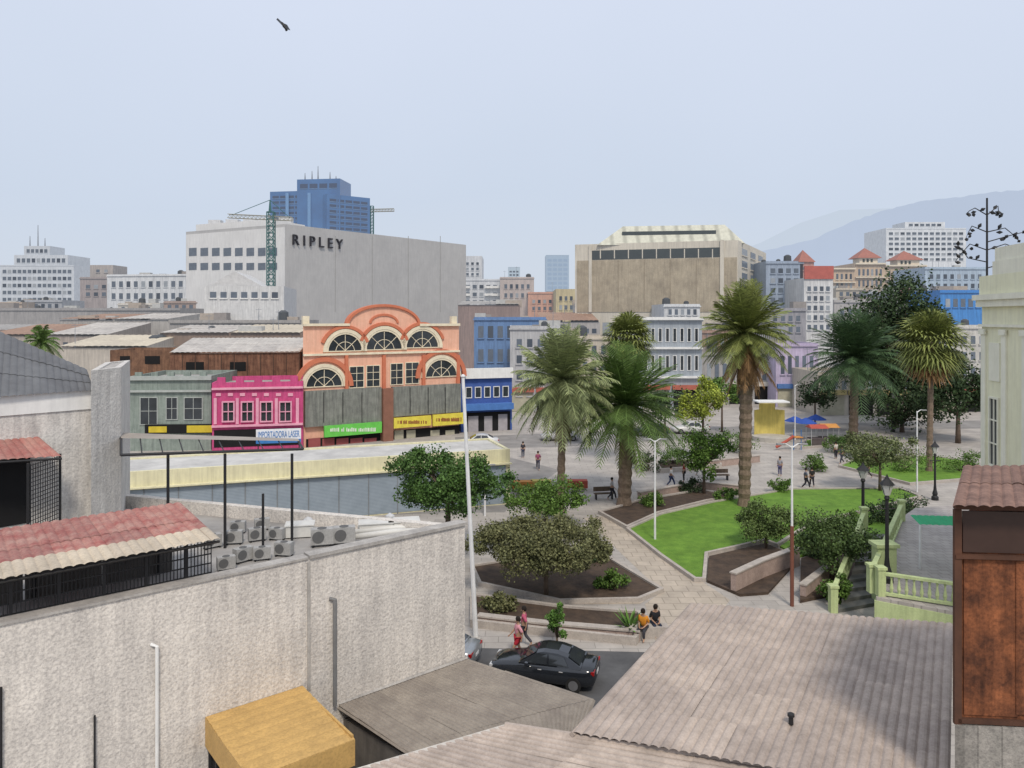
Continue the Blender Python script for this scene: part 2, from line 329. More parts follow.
# grey shed roof
q0,q1,q2,q3=G(337,705,2.85),G(467,659,2.95),G(594,699,2.8),G(402,748,2.7); q4,q5=G(580,735,2.6),G(470,790,2.5)
root=thing('shed','low shed with grey corrugated roof against the stucco wall end','shed',(0,22,0))
m=MB(); m.corr(q0,q1,q2,q3,.16,.022,3,.02); m.corr(q3,q2,q4,q5,.16,.022,1,.0); m.build('roof',corrg,root)
m=MB(); P=cw([Vector((p.x,p.y)) for p in (q0,q1,q2,q4,q5,q3)]); m.prism([tuple(p) for p in inset(P,.12)],0,2.45); m.build('wall',mat('shed_wall',(.20,.18,.16),(.13,.12,.11),stain=.3),root)
for a,b in ((q2,q4),(q3,q0),(q1,q2),(q3,q5)):
    m=MB(); m.tube(a-Vector((0,0,.05)),b-Vector((0,0,.05)),.045,n=4); m.build('beam',corrg,root)
m=MB(); m.tube(q0+Vector((.05,-.02,.05)),q1+Vector((0,-.02,.05)),.06,n=5); m.build('flashing',conc,root)
# big corrugated roof
c1,c2,c3,c4=G(690,605,6.0),G(953,626,6.0),G(950,800,5.75),G(572,733,5.75)
root=thing('corrugated_roof_hall','hall under wide brown corrugated roof in right foreground','building',(6,16,0))
m=MB(); m.corr(c1,c2,c3,c4,.19,.04,6,.045,sheet=5); m.build('roof',corrb,root)
poly=[(p.x,p.y) for p in (c4,c3,c2,c1)]; m=MB(); m.prism([tuple(p) for p in inset(cw([Vector(x) for x in poly]),.25)],0,5.6); m.build('wall',mat('hall_wall',(.14,.125,.11)),root)
for a,b in ((c1,c2),(c1,c4)):
    m=MB(); m.tube(a+Vector((0,0,-.03)),b+Vector((0,0,-.03)),.06,n=4); m.build('edge_trim',corrb,root)
m=MB(); p=G(791,724,5.85); m.tube(p,p+Vector((0,0,.16)),.05); m.lathe(p+Vector((0,0,.16)),[(.075,0),(.075,.05),(.02,.08)],8); m.build('vent_cap',dark,root)
d1,d2,d3,d4=G(505,727,5.62),G(800,772,5.62),G(700,900,5.0),G(340,776,5.1)
root=thing('lean_to_roof','lower ribbed grey brown roof at the bottom centre edge','roof',(1,14,0))
m=MB(); m.corr(d1,d4,d3+Vector((1.5,-1,0)),d2,.19,.035,3,.02); m.build('roof_sheet',corrb,root)
m=MB(); m.tube(d1+Vector((0,0,.03)),d2+Vector((0,0,.03)),.07,n=6); m.build('ridge_cap',corrb,root)
m=MB(); m.tube(d1,d4,.06,n=4); m.build('edge_trim',mat('pale_trim',(.55,.52,.48)),root)
m=MB(); m.prism([(d4.x+.3,d4.y),(3,10.5),(5,13),(d1.x+.2,d1.y-.3)],0,4.9); m.build('wall',conc,root)
# rusty shack
root=thing('rusty_rooftop_shack','rust stained sheet metal shack on concrete base at right edge','shack',(9.5,13.5,0))
f0,f1,f2,f3=(7.80,13.0),(12.2,12.6),(14.4,15.5),(10.1,15.6)
FS=Fac(f0,f1); m=MB(); m.prism([f0,f1,f2,f3],7.12,10.6); m.build('wall',rust,root)
m=MB(); m.prism([(7.72,12.9),(12.3,12.5),(14.5,15.4),(10.1,15.8)],0,7.1); m.build('base_wall',mat('base_block',(.40,.37,.33),(.25,.235,.21),scale=3.,bump=.5,tile=(.4,.2,.015),speck=.3),root)
m=MB(); m.corr((7.5,12.6,10.98),(12.6,12.2,10.98),(14.6,15.8,11.0),(9.7,15.9,11.02),.2,.03,2); m.build('roof',rustroof,root)
tm=mat('dark_rust',(.11,.05,.03),(.06,.03,.02))
for a in ((-.05,10.0,5,10.07,.0,.1),(-.06,7.1,.06,10.85,.01,.08),(.0,7.12,5,7.2,.01,.08),(-.05,10.86,5,10.94,.0,.1)):
    m=MB(); FS.ub(m,*a); m.build('trim',tm,root)
for k in range(5):
    m=MB(); FS.ub(m,.12+k*.86,7.25+.05*(k%2),.12+k*.86+.9,9.97,.0,.02+.015*(k%2)); m.build('sheet_panel',rust,root)
m=MB(); FS.ub(m,.1,10.1,5,10.82,.0,.03); m.build('window',mat('dusty_window',(.06,.035,.028),rough=.3),root)
# left house
hs=polyb('stucco_house','stucco house with grey metal roof above rooftop yard at left edge','house',[A(-90,400,21.8),A(92,400,25.3),A(92,400,25.3)+Vector((-3,6,0)),A(-90,400,21.8)+Vector((-3,6,0))],A(60,400,24.6).z,stucco2,flatroof,.1,.2,z0=6.9)
FH=Fac(A(-90,400,21.8),A(92,400,25.3))
a,b,d=A(-90,404,21.6),A(94,391,25.2),A(-60,306,27.5); nn=(b-a).cross(d-a); r=ray(87,370); t=(a-Vector((0,0,H))).dot(nn)/r.dot(nn); c=Vector((0,0,H))+r*t
m=MB(); m.corr(a,b,c,d,.3,.03,3,.02); m.build('roof',slateg,hs)
m=MB(); m.add([b,c,c+Vector((.1,0,-1.2)),b+Vector((.05,0,-.3))],[(0,1,2,3)]); m.build('gable_wall',stucco2,hs)
m=MB(); FH.pb(m,-40,393,91,414,.01,.05); m.build('white_band',whitep,hs)
m=MB(); FH.pb(m,-60,462,30,530,.0,.03); m.build('doorway',black,hs)
fw=polyb('firewall','tall stucco firewall slab beside the stucco house','wall',[A(91,400,24.7),A(121,400,26.3),A(121,400,26.3)+Vector((-2,4.5,0)),A(91,400,24.7)+Vector((-2,4.5,0))],12.45,stucco2,conc,.05,.2,z0=6.9)
def awning(nm,lab,a,b,c,d,mt,per=.22,rows=1):
    root=thing(nm,lab,'awning',(a+b)/2); m=MB(); m.corr(a,b,c,d,per,.035,rows); m.build('sheet',mt,root)
    m=MB(); m.tube(a-Vector((0,0,.05)),b-Vector((0,0,.05)),.035,n=4); m.build('edge_beam',dark,root); return root
aw=awning('corrugated_awning','small faded red corrugated awning on the stucco house front',A(-60,464,21.5),A(62,457,23.3),A(20,421,25),A(-60,420,23.6),redc)
ua=FW.uz(-60,570)[0]; ub_=FW.uz(216,530)[0]
a,b=FW.P(ua,8.45,.3),FW.P(ub_,8.45,.3); c,d=FW.P(ub_-.1,8.8,-2.9),FW.P(ua,8.8,-2.9)
aw=awning('corrugated_awning','long red and cream corrugated awning over the rooftop railing',a,b,c,d,mat('red_white_sheet',(.33,.10,.09),(.45,.27,.23),scale=2.4,rough=.75,island=.2,speck=.25),rows=2)
m=MB(); m.corr(a+Vector((.05,-.06,.014)),b+Vector((.05,-.06,.014)),b*.72+c*.28+Vector((0,0,.014)),a*.72+d*.28+Vector((0,0,.014)),.22,.035); m.build('pale_sheet',mat('pale_sheet',(.62,.53,.42),(.47,.40,.31),rough=.75,island=.12,speck=.2),aw)
for k in (ua+2,ua+5,ua+8):
    m=MB(); m.tube(FW.P(k,6.9,-2.7),FW.P(k,8.75,-2.7),.04,n=6); m.build('rear_post',dark,aw)
rl=thing('rooftop_railing','black steel mesh railing on top of the stucco wall','railing',FW.P(3,ZT,-.3))
uu=.3
while uu<ub_:
    m=MB(); FW.ub(m,uu,ZT-.4,uu+.07,8.4,-.43,-.36); m.build('post',dark,rl); uu+=.95
m=MB(); 
for z in (ZT+.05,ZT+.3,ZT+.55,ZT+.8,8.35): FW.ub(m,.0,z,ub_,z+.03,-.41,-.38)
k=.15
while k<ub_: m.tube(FW.P(k,ZT+.05,-.395),FW.P(k,8.35,-.395),.014,n=4); k+=.085
m.build('mesh_panel',dark,rl)
yd=thing('yard_screen','dark board screen at the back of the rooftop yard under the awning','screen',FW.P(3,6.9,-2.9))
for k in range(3):
    w_=(ub_-.3-ua)/3; m=MB(); FW.ub(m,ua+k*w_,6.9,ua+(k+1)*w_-.05,8.5,-2.85,-2.8); m.build('board',mat('dark_board',(.07,.065,.06),(.12,.11,.1)),yd)
cg=thing('wire_cage','black wire mesh cage under the small red awning','cage',A(40,520,23.5))
Fc=Fac(A(28,480,22.4),A(60,480,24.0)); m=MB()
u=0
while u<=Fc.W: m.tube(Fc.P(u,7.5,0),Fc.P(u,9.75,0),.015,n=4); u+=.12
for z in range(18): m.tube(Fc.P(0,7.5+z*.13,0),Fc.P(Fc.W,7.5+z*.13,0),.012,n=4)
m.build('mesh_panel',dark,cg); 
for u in (0,Fc.W): m=MB(); m.tube(Fc.P(u,6.9,0),Fc.P(u,9.8,0),.04,n=6); m.build('post',dark,cg)
cn=thing('steel_frame_canopy','thin dark open steel frame canopy over the roof yard','canopy',G(225,520,6.9))
K=[G(121,455,9.95),G(303,449,9.95),G(298,440,9.95),G(121,434,9.95)]
for a,b in ((0,1),(1,2),(0,3),(3,2)): m=MB(); m.tube(K[a],K[b],.045,n=4); m.build('beam',dark,cn)
for k in range(1,9): 
    t=k/9; m=MB(); m.tube(K[0].lerp(K[1],t),K[3].lerp(K[2],t),.02,n=4); m.build('purlin',dark,cn)
m=MB(); a=K[3].lerp(K[0],.3); b=K[2].lerp(K[1],.3); m.add([K[3]+Vector((0,0,.05)),K[2]+Vector((0,0,.05)),b+Vector((0,0,.05)),a+Vector((0,0,.05))],[(0,1,2,3)]); m.build('roof_sheet',mat('canopy_sheet',(.36,.32,.28),(.27,.24,.21),rough=.7,scale=1.),cn)
for px in (168,225,292): p=G(px,452,9.95); m=MB(); m.tube((p.x,p.y,6.9),(p.x,p.y,9.9),.045,n=6); m.build('post',dark,cn)
acm=mat('ac_casing',(.44,.435,.42),(.30,.295,.28),rough=.6,speck=.2)
def ac():
    r=thing('air_conditioner','','air conditioner'); m=MB(); m.box((0,0,.42),(.9,.42,.62)); m.build('casing',acm,r)
    m=MB(); m.path([(-.15,-.21,.42),(-.15,-.228,.42)],[.24,.24],16); m.build('fan_grille',mat('grille_grey',(.13,.13,.13)),r)
    m=MB(); m.path([(0,0,.73),(0,0,.745)],[.19,.19],14); m.build('top_grille',mat('grille_grey',(.13,.13,.13)),r)
    for x in (-.35,.35): m=MB(); m.box((x,0,.04),(.08,.42,.08)); m.build('foot',dark,r)
    return r
P0=ac(); acs=[(322,546,15,.78,'grey air conditioner unit left of the pale roof ducts'),(344,544,15,.78,'grey air conditioner unit touching the pale ducts'),(226,570,30,.55,'small condenser just right of the railing end'),(243,562,50,.6,'small condenser turned sideways behind the railing end'),(262,560,20,.55,'small condenser third from the railing end'),(284,556,-10,.6,'small condenser below the canopy right post'),(212,548,40,.6,'condenser in the rear row under the canopy, left one'),(234,544,10,.6,'condenser in the rear row under the canopy, middle one'),(257,541,30,.6,'condenser in the rear row under the canopy, right one'),(277,540,-15,.55,'lone condenser between canopy post and joint'),(238,533,5,.55,'farthest condenser near the back parapet left'),(262,530,25,.55,'farthest condenser near the back parapet right')]
for i,(x,y,rz,s,l) in enumerate(acs): place(P0,i>0,G(x,y,6.903),R(rz),l,s,'air conditioners on the roof')
dm=mat('duct_metal',(.66,.65,.61),(.52,.51,.48),rough=.5)
for i,(x,y,w_,l_) in enumerate([(300,536,.9,'low white box unit behind the canopy post'),(376,534,1.1,'low white box unit left among ducts'),(404,532,1.0,'low white box unit right among ducts')]):
    p=G(x,y,6.903); r=thing('roof_unit',l_,'roof unit',p); m=MB(); m.box(p+Vector((0,0,.22)),(w_,.6,.36),.2); m.build('casing',dm,r); m=MB(); m.box(p+Vector((0,0,.42)),(w_*1.06,.66,.03),.2); m.build('lid',dm,r)
du=thing('roof_duct','pale metal duct bundle lying along the roof edge','duct',G(390,540,6.9))
for k in range(3):
    a=G(352+k*3,537-k*5,7.1); b=G(436-k*3,530-k*3,7.1); m=MB(); m.path([a,a.lerp(b,.5)+Vector((0,0,.05)),b],[.09,.11,.09],8); m.build('duct_section',dm,du,smooth=True)
tp=MB(); a,b=G(378,522,7.2),G(442,528,7.2); tp.path([a,a.lerp(b,.5),b],[.07,.13,.07],6); tag(tp.build('tarpaulin',mat('blue_tarp',(.05,.18,.40)),loc=a),'rolled blue tarpaulin on the roof edge','tarpaulin')
pp=MB(); a=G(222,577,7.0);b=G(300,556,7.0); pp.path([a,b],[.04,.04],6); tag(pp.build('roof_pipe',whitep,loc=a),'thin white pipe lying behind the wall coping','pipe')
for i,(x,y,l) in enumerate([(308,532,'small round roof vent near the canopy post'),(390,528,'small round roof vent among the ducts')]):
    p=G(x,y,6.903); r=thing('roof_vent',l,'vent',p); m=MB(); m.lathe(p,[(.1,0),(.1,.35)],8); m.build('stack',steel,r); m=MB(); m.lathe(p+Vector((0,0,.38)),[(.17,0),(.15,.06),(.03,.14)],8); m.build('cap',steel,r)
# ---------------- shutter building
sh_w=mat('cream_fascia',(.74,.70,.47),(.65,.61,.41),stain=.18)
FB=Fac(G(60,478,4.2)+Vector((-2,0,0)),G(510,449,4.2))
a,b=FB.P(0,0),FB.P(FB.W,0); nb=Vector((-FB.n.x,-FB.n.y,0))*5.5
sb2=polyb('shuttered_shop_row','long low flat roofed shop row with cream fascia and closed blue grey shutters','building',[a,b,b+nb,a+nb],4.2,sh_w,mat('white_roof',(.62,.61,.58),(.46,.45,.43),scale=.4,blotch=.2),.12,.25)
sm=mat('shutter',(.30,.355,.41),(.25,.30,.35),wave=('Z',3.2),rough=.6)
nsh=15
for k in range(nsh):
    u0=.3+k*(FB.W-.6)/nsh; m=MB(); FB.ub(m,u0+.04,.1,u0+(FB.W-.6)/nsh-.04,3.0,.0,.03); m.build('shutter',sm,sb2)
    m=MB(); FB.ub(m,u0-.035,0,u0+.035,3.05,.0,.06); m.build('shutter_post',mat('post_grey',(.22,.24,.26)),sb2)
m=MB(); FB.ub(m,-.05,3.1,FB.W+.05,3.2,.0,.35); m.build('ledge',sh_w,sb2)
# ---------------- street row
greyg=mat('green_grey_wall',(.31,.36,.32),(.23,.275,.245),stain=.3,speck=.1)
f=fac(130,79,211,79.5); gb,z=bld('green_grey_house','two storey green grey house with tall windows left of the pink house','house',f,376,9,greyg)
gt=mat('grey_trim',(.42,.45,.43))
for a in ((140,397,158,425),(166,397,178,420),(184,397,203,420)): u0,z0,u1,z1=f.rect(*a); win(f,gb,u0,z0,u1,z1,gt,None,2,2)
fpart('cornice',f,gb,[(129,376,212,380),(129,390,212,392)],gt,.0,.3)
ys_=thing('shop_sign','yellow and black shop sign on the green grey house','sign',f.P(f.W*.8,4,.4)); fpart('board',f,ys_,[(146,424,218,433)],black,.1,.3); fpart('panel',f,ys_,[(150,426,168,432),(188,425,217,432)],mat('shop_yellow',(.65,.5,.05)),.3,.36)
for k in range(5):
    u=(k+.5)*f.W/5; m=MB(); f.ub(m,u-.35,z+.003,u+.35,z+.4,-.3,.0); m.build('crenel',greyg,gb)
f=fac(120,79.2,129.6,79); vb,z=bld('violet_house','narrow violet house at the far left of the street row','house',f,395,8,mat('violet_wall',(.42,.25,.5),(.35,.2,.42)))
wg(f,vb,121,400,129,430,1,2,.6,.6,sub=True)
pink=mat('pink_wall',(.62,.095,.25),(.50,.07,.195),stain=.22,speck=.12); pk2=mat('pale_pink_trim',(.76,.38,.48),(.63,.29,.39))
f=fac(212,78,303,80); pb,z=bld('pink_house','bright pink two storey house with small crenels on the parapet','house',f,382,9,pink)
for k in range(5):
    u=(k+.5)*f.W/5; m=MB(); f.ub(m,u-.4,z+.003,u+.4,z+.55,-.3,.0); m.build('crenel',pink,pb)
fpart('cornice',f,pb,[(212,387,303,389)],pk2,.0,.3); fpart('cornice',f,pb,[(212,424,303,426)],pk2,.0,.35)
fpart('ornament',f,pb,[(x,393,x+5,396) for x in range(216,300,12)],pk2,.0,.1)
for x in (222,241,260,279):
    u0,z0,u1,z1=f.rect(x,401,x+13,422); win(f,pb,u0,z0,u1,z1,pk2,glass,2,2,fw=.14,o=.25)
for x in (214,236,256,275,296): fpart('pilaster',f,pb,[(x,398,x+3,424)],pk2,.0,.2)
fpart('shop_front',f,pb,[(214,429,300,446)],black,.0,.05)
sbl=mat('sign_blue',(.05,.2,.5))
fsn=Fac(f.P(f.W*.45,0,3.0),f.P(f.W*1.02,0,3.0)); sgn=thing('shop_sign','white and blue importer shop sign below the pink house','sign',f.P(f.W*.7,0,3.))
fpart('board',fsn,sgn,[(256,429,301,443)],mat('sign_white',(.8,.82,.85)),-.15,.0); fpart('stripe',fsn,sgn,[(256,439.5,301,443)],sbl,.003,.05)
text('lettering','IMPORTADORA LASER',fsn,258,431,299.5,437.5,sbl,sgn,.003,.04)
for x in (258,299): 
    u,z_=fsn.uz(x,440); m=MB(); m.tube(fsn.P(u,0,-.1),fsn.P(u,z_,-.1),.06,n=5); m.build('post',dark,sgn)
psr=mat('pale_sheet_roof',(.57,.54,.50),(.43,.40,.37),rough=.7,island=.08,blotch=.2)
f=fac(110,92,172,93); b_,z=bld('rusty_loft','rust brown sheet loft behind the green grey house','building',f,350,8,mat('brown_sheet',(.30,.165,.10),(.16,.09,.06),stain=.45,speck=.2),psr)
fpart('window',f,b_,[(120,356,130,364),(145,356,160,364)],black,.0,.05)
f=fac(170,90,300,92); b_,z=bld('rusty_warehouse','long rust brown warehouse with pale corrugated roof behind the pink house','building',f,353,12,mat('brown_sheet2',(.33,.17,.105),(.18,.09,.06),stain=.5,speck=.25),psr)
m=MB(); m.corr(f.P(0,z+.1,.3),f.P(f.W,z+.1,.3),f.P(f.W,z+1.6,-9),f.P(0,z+1.6,-9),.6,.06,2); m.build('roof_sheet',psr,b_)
fpart('sheet_seam',f,b_,[(x,354,x+.8,384) for x in range(182,300,13)],mat('seam_dark',(.10,.06,.045)),.0,.06); fpart('opening',f,b_,[(186,362,204,372),(230,362,246,371)],black,.0,.04)
# orange building
org=mat('salmon_wall',(.86,.50,.36),(.78,.43,.30),stain=.14,speck=.08); orb=mat('brick_orange_trim',(.60,.20,.11),(.52,.16,.09)); cream=mat('cream_trim',(.82,.73,.55))
f=fac(303,81,459,91); W=f.W
zt=f.uz(330,325)[1]; a,b=f.P(0,0),f.P(W,0); nb=Vector((a.x/a.y,1,0))*13; nb2=Vector((b.x/b.y,1,0))*13
ob=polyb('arched_salmon_building','salmon building with small curved crest and half round windows','building',[a,b,b+nb2,a+nb],zt,org,mat('brown_roof',(.2,.13,.11)),.6,.3)
uc,zc=f.uz(384,330)[0],zt; ra=abs(f.uz(418,330)[0]-uc); ht=f.uz(384,306)[1]-zt
def arcband(name,uc,zc,rx,rz,w,m_,o0,o1,k0=0,k1=1,fill=False):
    K=22; mb=MB()
    for k in range(K):
        a0,a1=math.pi*(k0+(k1-k0)*k/K),math.pi*(k0+(k1-k0)*(k+1)/K)
        if fill: q=[(rx*math.cos(a0),rz*math.sin(a0)),(rx*math.cos(a1),rz*math.sin(a1)),(rx*math.cos(a1),0),(rx*math.cos(a0),0)]
        else: q=[(rx*math.cos(a0),rz*math.sin(a0)),(rx*math.cos(a1),rz*math.sin(a1)),((rx-w)*math.cos(a1),(rz-w)*math.sin(a1)),((rx-w)*math.cos(a0),(rz-w)*math.sin(a0))]
        mb.hexa([f.P(uc+x,zc+z,o0) for x,z in q]+[f.P(uc+x,zc+z,o1) for x,z in q])
    return mb.build(name,m_,ob)
arcband('gable',uc,zc+.004,ra,ht,0,org,-.6,-.004,fill=True); arcband('gable_trim',uc,zc,ra+.25,ht+.22,.3,orb,-.7,.25)
arcband('crest_ornament',uc,zc+.2,ra*.42,ht*.5,.25,orb,.0,.12)
fpart('cornice',f,ob,[(303,323.5,349,326),(419,323.5,459,326)],cream,.0,.35)
fpart('cornice',f,ob,[(303,352,459,354)],cream,.0,.3)
for x in (306,454): u,_=f.uz(x,324); m=MB(); f.ub(m,u-.35,zt,u+.35,zt+1.0,-.5,.1); m.build('finial_block',cream,ob)
tops=((345,351.5,18),(384,350,19),(422,348,17)); bots=((324,387,19),(441,377,16.5))
for cx,cy,r in tops+bots:
    arch(f,ob,cx,cy,r,cream); u,z=f.uz(cx,cy); rr=abs(f.uz(cx+r,cy)[0]-u); arcband('arch_trim',u,z,rr+.42,rr+.42,.4,cream,.0,.2); 
for cx,cy,r in bots: u,z=f.uz(cx,cy); rr=abs(f.uz(cx+r,cy)[0]-u); arcband('arch_band',u,z,rr+1.15,rr+1.15,.5,orb,.0,.25)
for cx,cy,r in tops: u,z=f.uz(cx,cy); rr=abs(f.uz(cx+r,cy)[0]-u); arcband('arch_band',u,z,rr+.85,rr+.85,.36,orb,.0,.24,.12,.88)
for r in ((349,366,364,388),(366,365,380,387),(390,363,403,385),(405,362,419,384)): u0,z0,u1,z1=f.rect(*r); win(f,ob,u0,z0,u1,z1,cream,glass,2,3)
for x in (344.5,382,421.5,456): fpart('pilaster',f,ob,[(x,355,x+3,390)],orb,.0,.3)
base=mat('base_grey',(.29,.30,.265),(.20,.21,.185),stain=.4,speck=.15)
fpart('base_wall',f,ob,[(304,389,380,424)],base,.0,.5); fpart('base_wall',f,ob,[(391,385,459,414)],base,.0,.5)
fpart('panel_joint',f,ob,[(x,392,x+.7,422) for x in (322,341,360)],dark,.5,.53); fpart('panel_joint',f,ob,[(x,387,x+.7,413) for x in (408,426,443)],dark,.5,.53)
fpart('central_column',f,ob,[(380.5,388,390.5,447)],mat('brown_column',(.27,.13,.09)),.0,.9)
fpart('shop_front',f,ob,[(306,436,380,449)],black,.0,.1); fpart('shop_front',f,ob,[(391,428,459,446)],black,.0,.1)
gr=mat('sign_green',(.16,.60,.10)); yl=mat('sign_yellow',(.78,.66,.09))
def sign(lab,r,mt,o=.9,tm=None,pat=None):
    s=thing('shop_sign',lab,'sign',f.P(f.uz(r[0],r[1])[0],0,o)); fpart('board',f,s,[r],mt,o-.3,o)
    w_=(r[2]-r[0]); h_=r[3]-r[1]; x=r[0]+w_*.1
    while x<r[2]-w_*.12:
        l=rnd.uniform(.012,.026)*w_; hh=rnd.uniform(0,.12); fpart('mark',f,s,[(x,r[1]+h_*(.32+hh),x+l,r[1]+h_*.68)],tm,o,o+.03); x+=l+w_*(.01 if rnd.random()<.75 else .04)
sign('bright green shop sign under the salmon building left half',(322,423,379,434),gr,.9,mat('sign_white_text',(.75,.8,.7)))
sign('yellow shop sign just right of the brown column',(391,416,428,426),yl,.9,mat('sign_dark_text',(.25,.04,.04)))
sign('yellow shop sign at the right end of the salmon building',(430,413,462,424),yl,.9,mat('sign_dark_text',(.25,.04,.04)))
fpart('shop_window',f,ob,[(r,438,r+12,447) for r in (308,322,336,350,364)],mat('shop_colour_a',(.35,.10,.10)),.1,.16)
fpart('shop_window',f,ob,[(r,430,r+9,443) for r in (394,406,430,445)],mat('shop_colour_b',(.45,.43,.33)),.1,.16)
f=fac(461,92,512,94); bb,z=bld('blue_shop_building','dark blue shop building right of the salmon building','building',f,376,12,mat('blue_wall',(.06,.12,.36),(.045,.09,.28)),mat('white_roof2',(.7,.7,.7)))
fpart('white_band',f,bb,[(461,368,512,378)],whitep,.0,.5); wg(f,bb,464,384,510,400,5,1,.7,.7,sub=True); fpart('awning',f,bb,[(463,403,511,409)],mat('sign_blue2',(.08,.2,.5)),.0,1.2); fpart('shop_front',f,bb,[(464,412,510,438)],black,.0,.08)
fpart('shop_panel',f,bb,[(468,416,478,438),(484,416,492,438),(498,414,507,438)],mat('shop_colour_c',(.40,.38,.40)),.08,.14)
tankm=mat('water_tank_black',(.06,.065,.07),rough=.5,painted_haze=.05)
def quick(name,lab,x0,x1,yt,Y,dep,c,painted_haze=.05,grid=None,Y1=None,c2=None,fm=None,stain=.3,gm=None,parent=None,shop=None,clutter=0,sheetroof=0):
    f=fac(x0,Y,x1,Y1 or Y); mt=mat('m_'+lab,c,c2 or tuple(k*.82 for k in c),painted_haze=painted_haze,stain=stain,scale=.5,speck=.1); b,z=bld(name,lab,'building',f,yt,dep,mt,parent=parent)
    for gdef in grid or []: wg(f,b,*gdef,fm=fm or mt,gm=gm or hglass)
    if not parent and f.W>6 and not sheetroof:
        m=MB(); f.ub(m,-.15,z-.55,f.W+.15,z-.3,.0,.25); m.build('string_course',mt,b)
    if sheetroof:
        n=max(1,int(f.W/9)); sm_=[psr,mat('sheet_rusty',(.36,.24,.18),(.26,.17,.13),rough=.8,island=.1),mat('sheet_grey',(.38,.37,.36),(.28,.27,.26),rough=.8,island=.1),mat('sheet_cream',(.58,.52,.42),(.46,.41,.33),rough=.8,island=.1)]
        for k in range(n):
            u0=f.W*k/n; u1=f.W*(k+1)/n-.3; h=rnd.uniform(.8,1.9); zz=z+rnd.uniform(.02,.3); m=MB(); m.corr(f.P(u0,zz,.4),f.P(u1,zz,.4),f.P(u1,zz+h,-dep),f.P(u0,zz+h,-dep),.9,.07,2); m.build('roof_sheet',sm_[(k*3+sheetroof)%4],b)
            m=MB(); m.add([f.P(u1,z-.4,.0),f.P(u1,zz,.4),f.P(u1,zz+h,-dep),f.P(u1,z-.4,-dep)],[(0,1,2,3)]); m.build('roof_side',mt,b)
    if shop:
        n=max(2,int(f.W/4)); 
        for k in range(n):
            m=MB(); f.ub(m,(k+.08)*f.W/n,.05,(k+.92)*f.W/n,2.9,.0,.1); m.build('shop_front',black if (k*7)%3 else mat('shop_colour_b',(.45,.43,.33)),b)
            m=MB(); f.ub(m,(k+.04)*f.W/n,3.0,(k+.96)*f.W/n,3.7,.0,.5); m.build('shop_fascia',mat('fascia_%d'%((k*5+int(x0))%5),[(.45,.14,.10),(.1,.2,.45),(.65,.62,.55),(.5,.42,.2),(.15,.3,.2)][(k*5+int(x0))%5]),b)
    for k in range(clutter*2):
        u=rnd.uniform(.06,.94)*f.W; d=rnd.uniform(.1,.85)*dep; s=rnd.uniform(.6,1.9); p=f.P(u,z-.45,-d); q=rnd.random(); m=MB()
        if q<.25: m.lathe(p,[(s*.5,0),(s*.55,s*.2),(s*.5,s),(s*.2,s*1.2)],8); m.build('water_tank',tankm,b)
        elif q<.45: m.tube(p,p+Vector((0,0,s*2.2)),.06,.03,n=4); m.tube(p+Vector((-.5,0,s*2)),p+Vector((.5,0,s*2)),.03,n=4); m.build('aerial',mat('hazy_dark',(.15,.15,.16),painted_haze=.2),b)
        else: m.box(p+Vector((0,0,s*.45)),(s*rnd.uniform(1,2.5),s,s*.9)); m.build('rooftop_box',mat('clutter_%d'%(k%3),[(.5,.5,.48),(.3,.27,.25),(.42,.36,.3)][k%3],painted_haze=.06),b)
    return f,b,z
quick('blue_office','mid blue plastered block between salmon building and palms',474,546,317,125,14,(.15,.27,.50),.05,[(476,322,544,342,7,1,.55,.6),(476,345,544,366,7,1,.55,.6)],shop=1,clutter=2)
quick('grey_shop_building','pale grey shop building seen behind the shaggy palm',510,560,326,112,10,(.55,.55,.55),.05,[(514,335,556,400,4,4,.5,.5)],shop=1,clutter=2)
quick('cream_shop_building','cream shop building between the two palm crowns',558,612,336,116,10,(.64,.57,.46),.05,[(562,342,608,390,5,3,.5,.55)],shop=1,clutter=3)
wf=mat('white_frame',(.8,.8,.78),painted_haze=.05)
f,b,z=quick('colonial_building','grey blue colonial terrace with tall white framed windows',640,702,318,116,12,(.40,.44,.48),.05,None,shop=1)
wg(f,b,642,325,700,345,8,1,.55,.7,fm=wf,sub=True); wg(f,b,642,352,700,374,8,1,.55,.7,fm=wf,sub=True)
fpart('cornice',f,b,[(639,317,703,320),(640,347,702,349),(640,376,702,378)],wf,.0,.6)
f,b,z=quick('white_terrace','white terrace house with dark tall windows left of the colonial terrace',612,640,323,115,12,(.68,.68,.66),.05,None,shop=1); wg(f,b,613,329,639,385,4,3,.5,.6,fm=wf,sub=True)
quick('white_attic_house','white attic house rising behind the colonial terrace',664,700,304,135,12,(.70,.71,.71),.07,[(667,308,698,316,5,1,.5,.7)],clutter=1)
quick('grey_arcade','grey arcade building behind the tallest palm',702,778,352,122,12,(.44,.42,.40),.05,[(705,360,776,384,9,1,.5,.7)],shop=1,clutter=4)
quick('lilac_house','lilac house with dark windows right of the tallest palm',776,818,343,118,10,(.58,.49,.66),.05,[(779,352,815,378,5,1,.5,.7)],shop=1,clutter=1)
quick('brown_low_house','low brown roofed block left of the tan office',600,662,300,170,14,(.35,.27,.22),.08,[(604,304,658,314,7,1,.6,.6)],clutter=3)
quick('grey_low_house','grey flat block below the tan office',540,600,322,140,14,(.50,.47,.44),.06,[(545,327,598,335,7,1,.6,.6)],clutter=4,sheetroof=1)
quick('brick_mid_house','brick brown block peeking above the colonial terrace roof',700,760,330,132,12,(.42,.27,.20),.06,[(704,335,756,348,7,1,.5,.6)],clutter=3)
quick('orange_far_house','small orange house far behind the blue block',528,556,292,230,15,(.64,.35,.24),.12,[(531,298,553,312,4,2,.5,.5)],clutter=1)
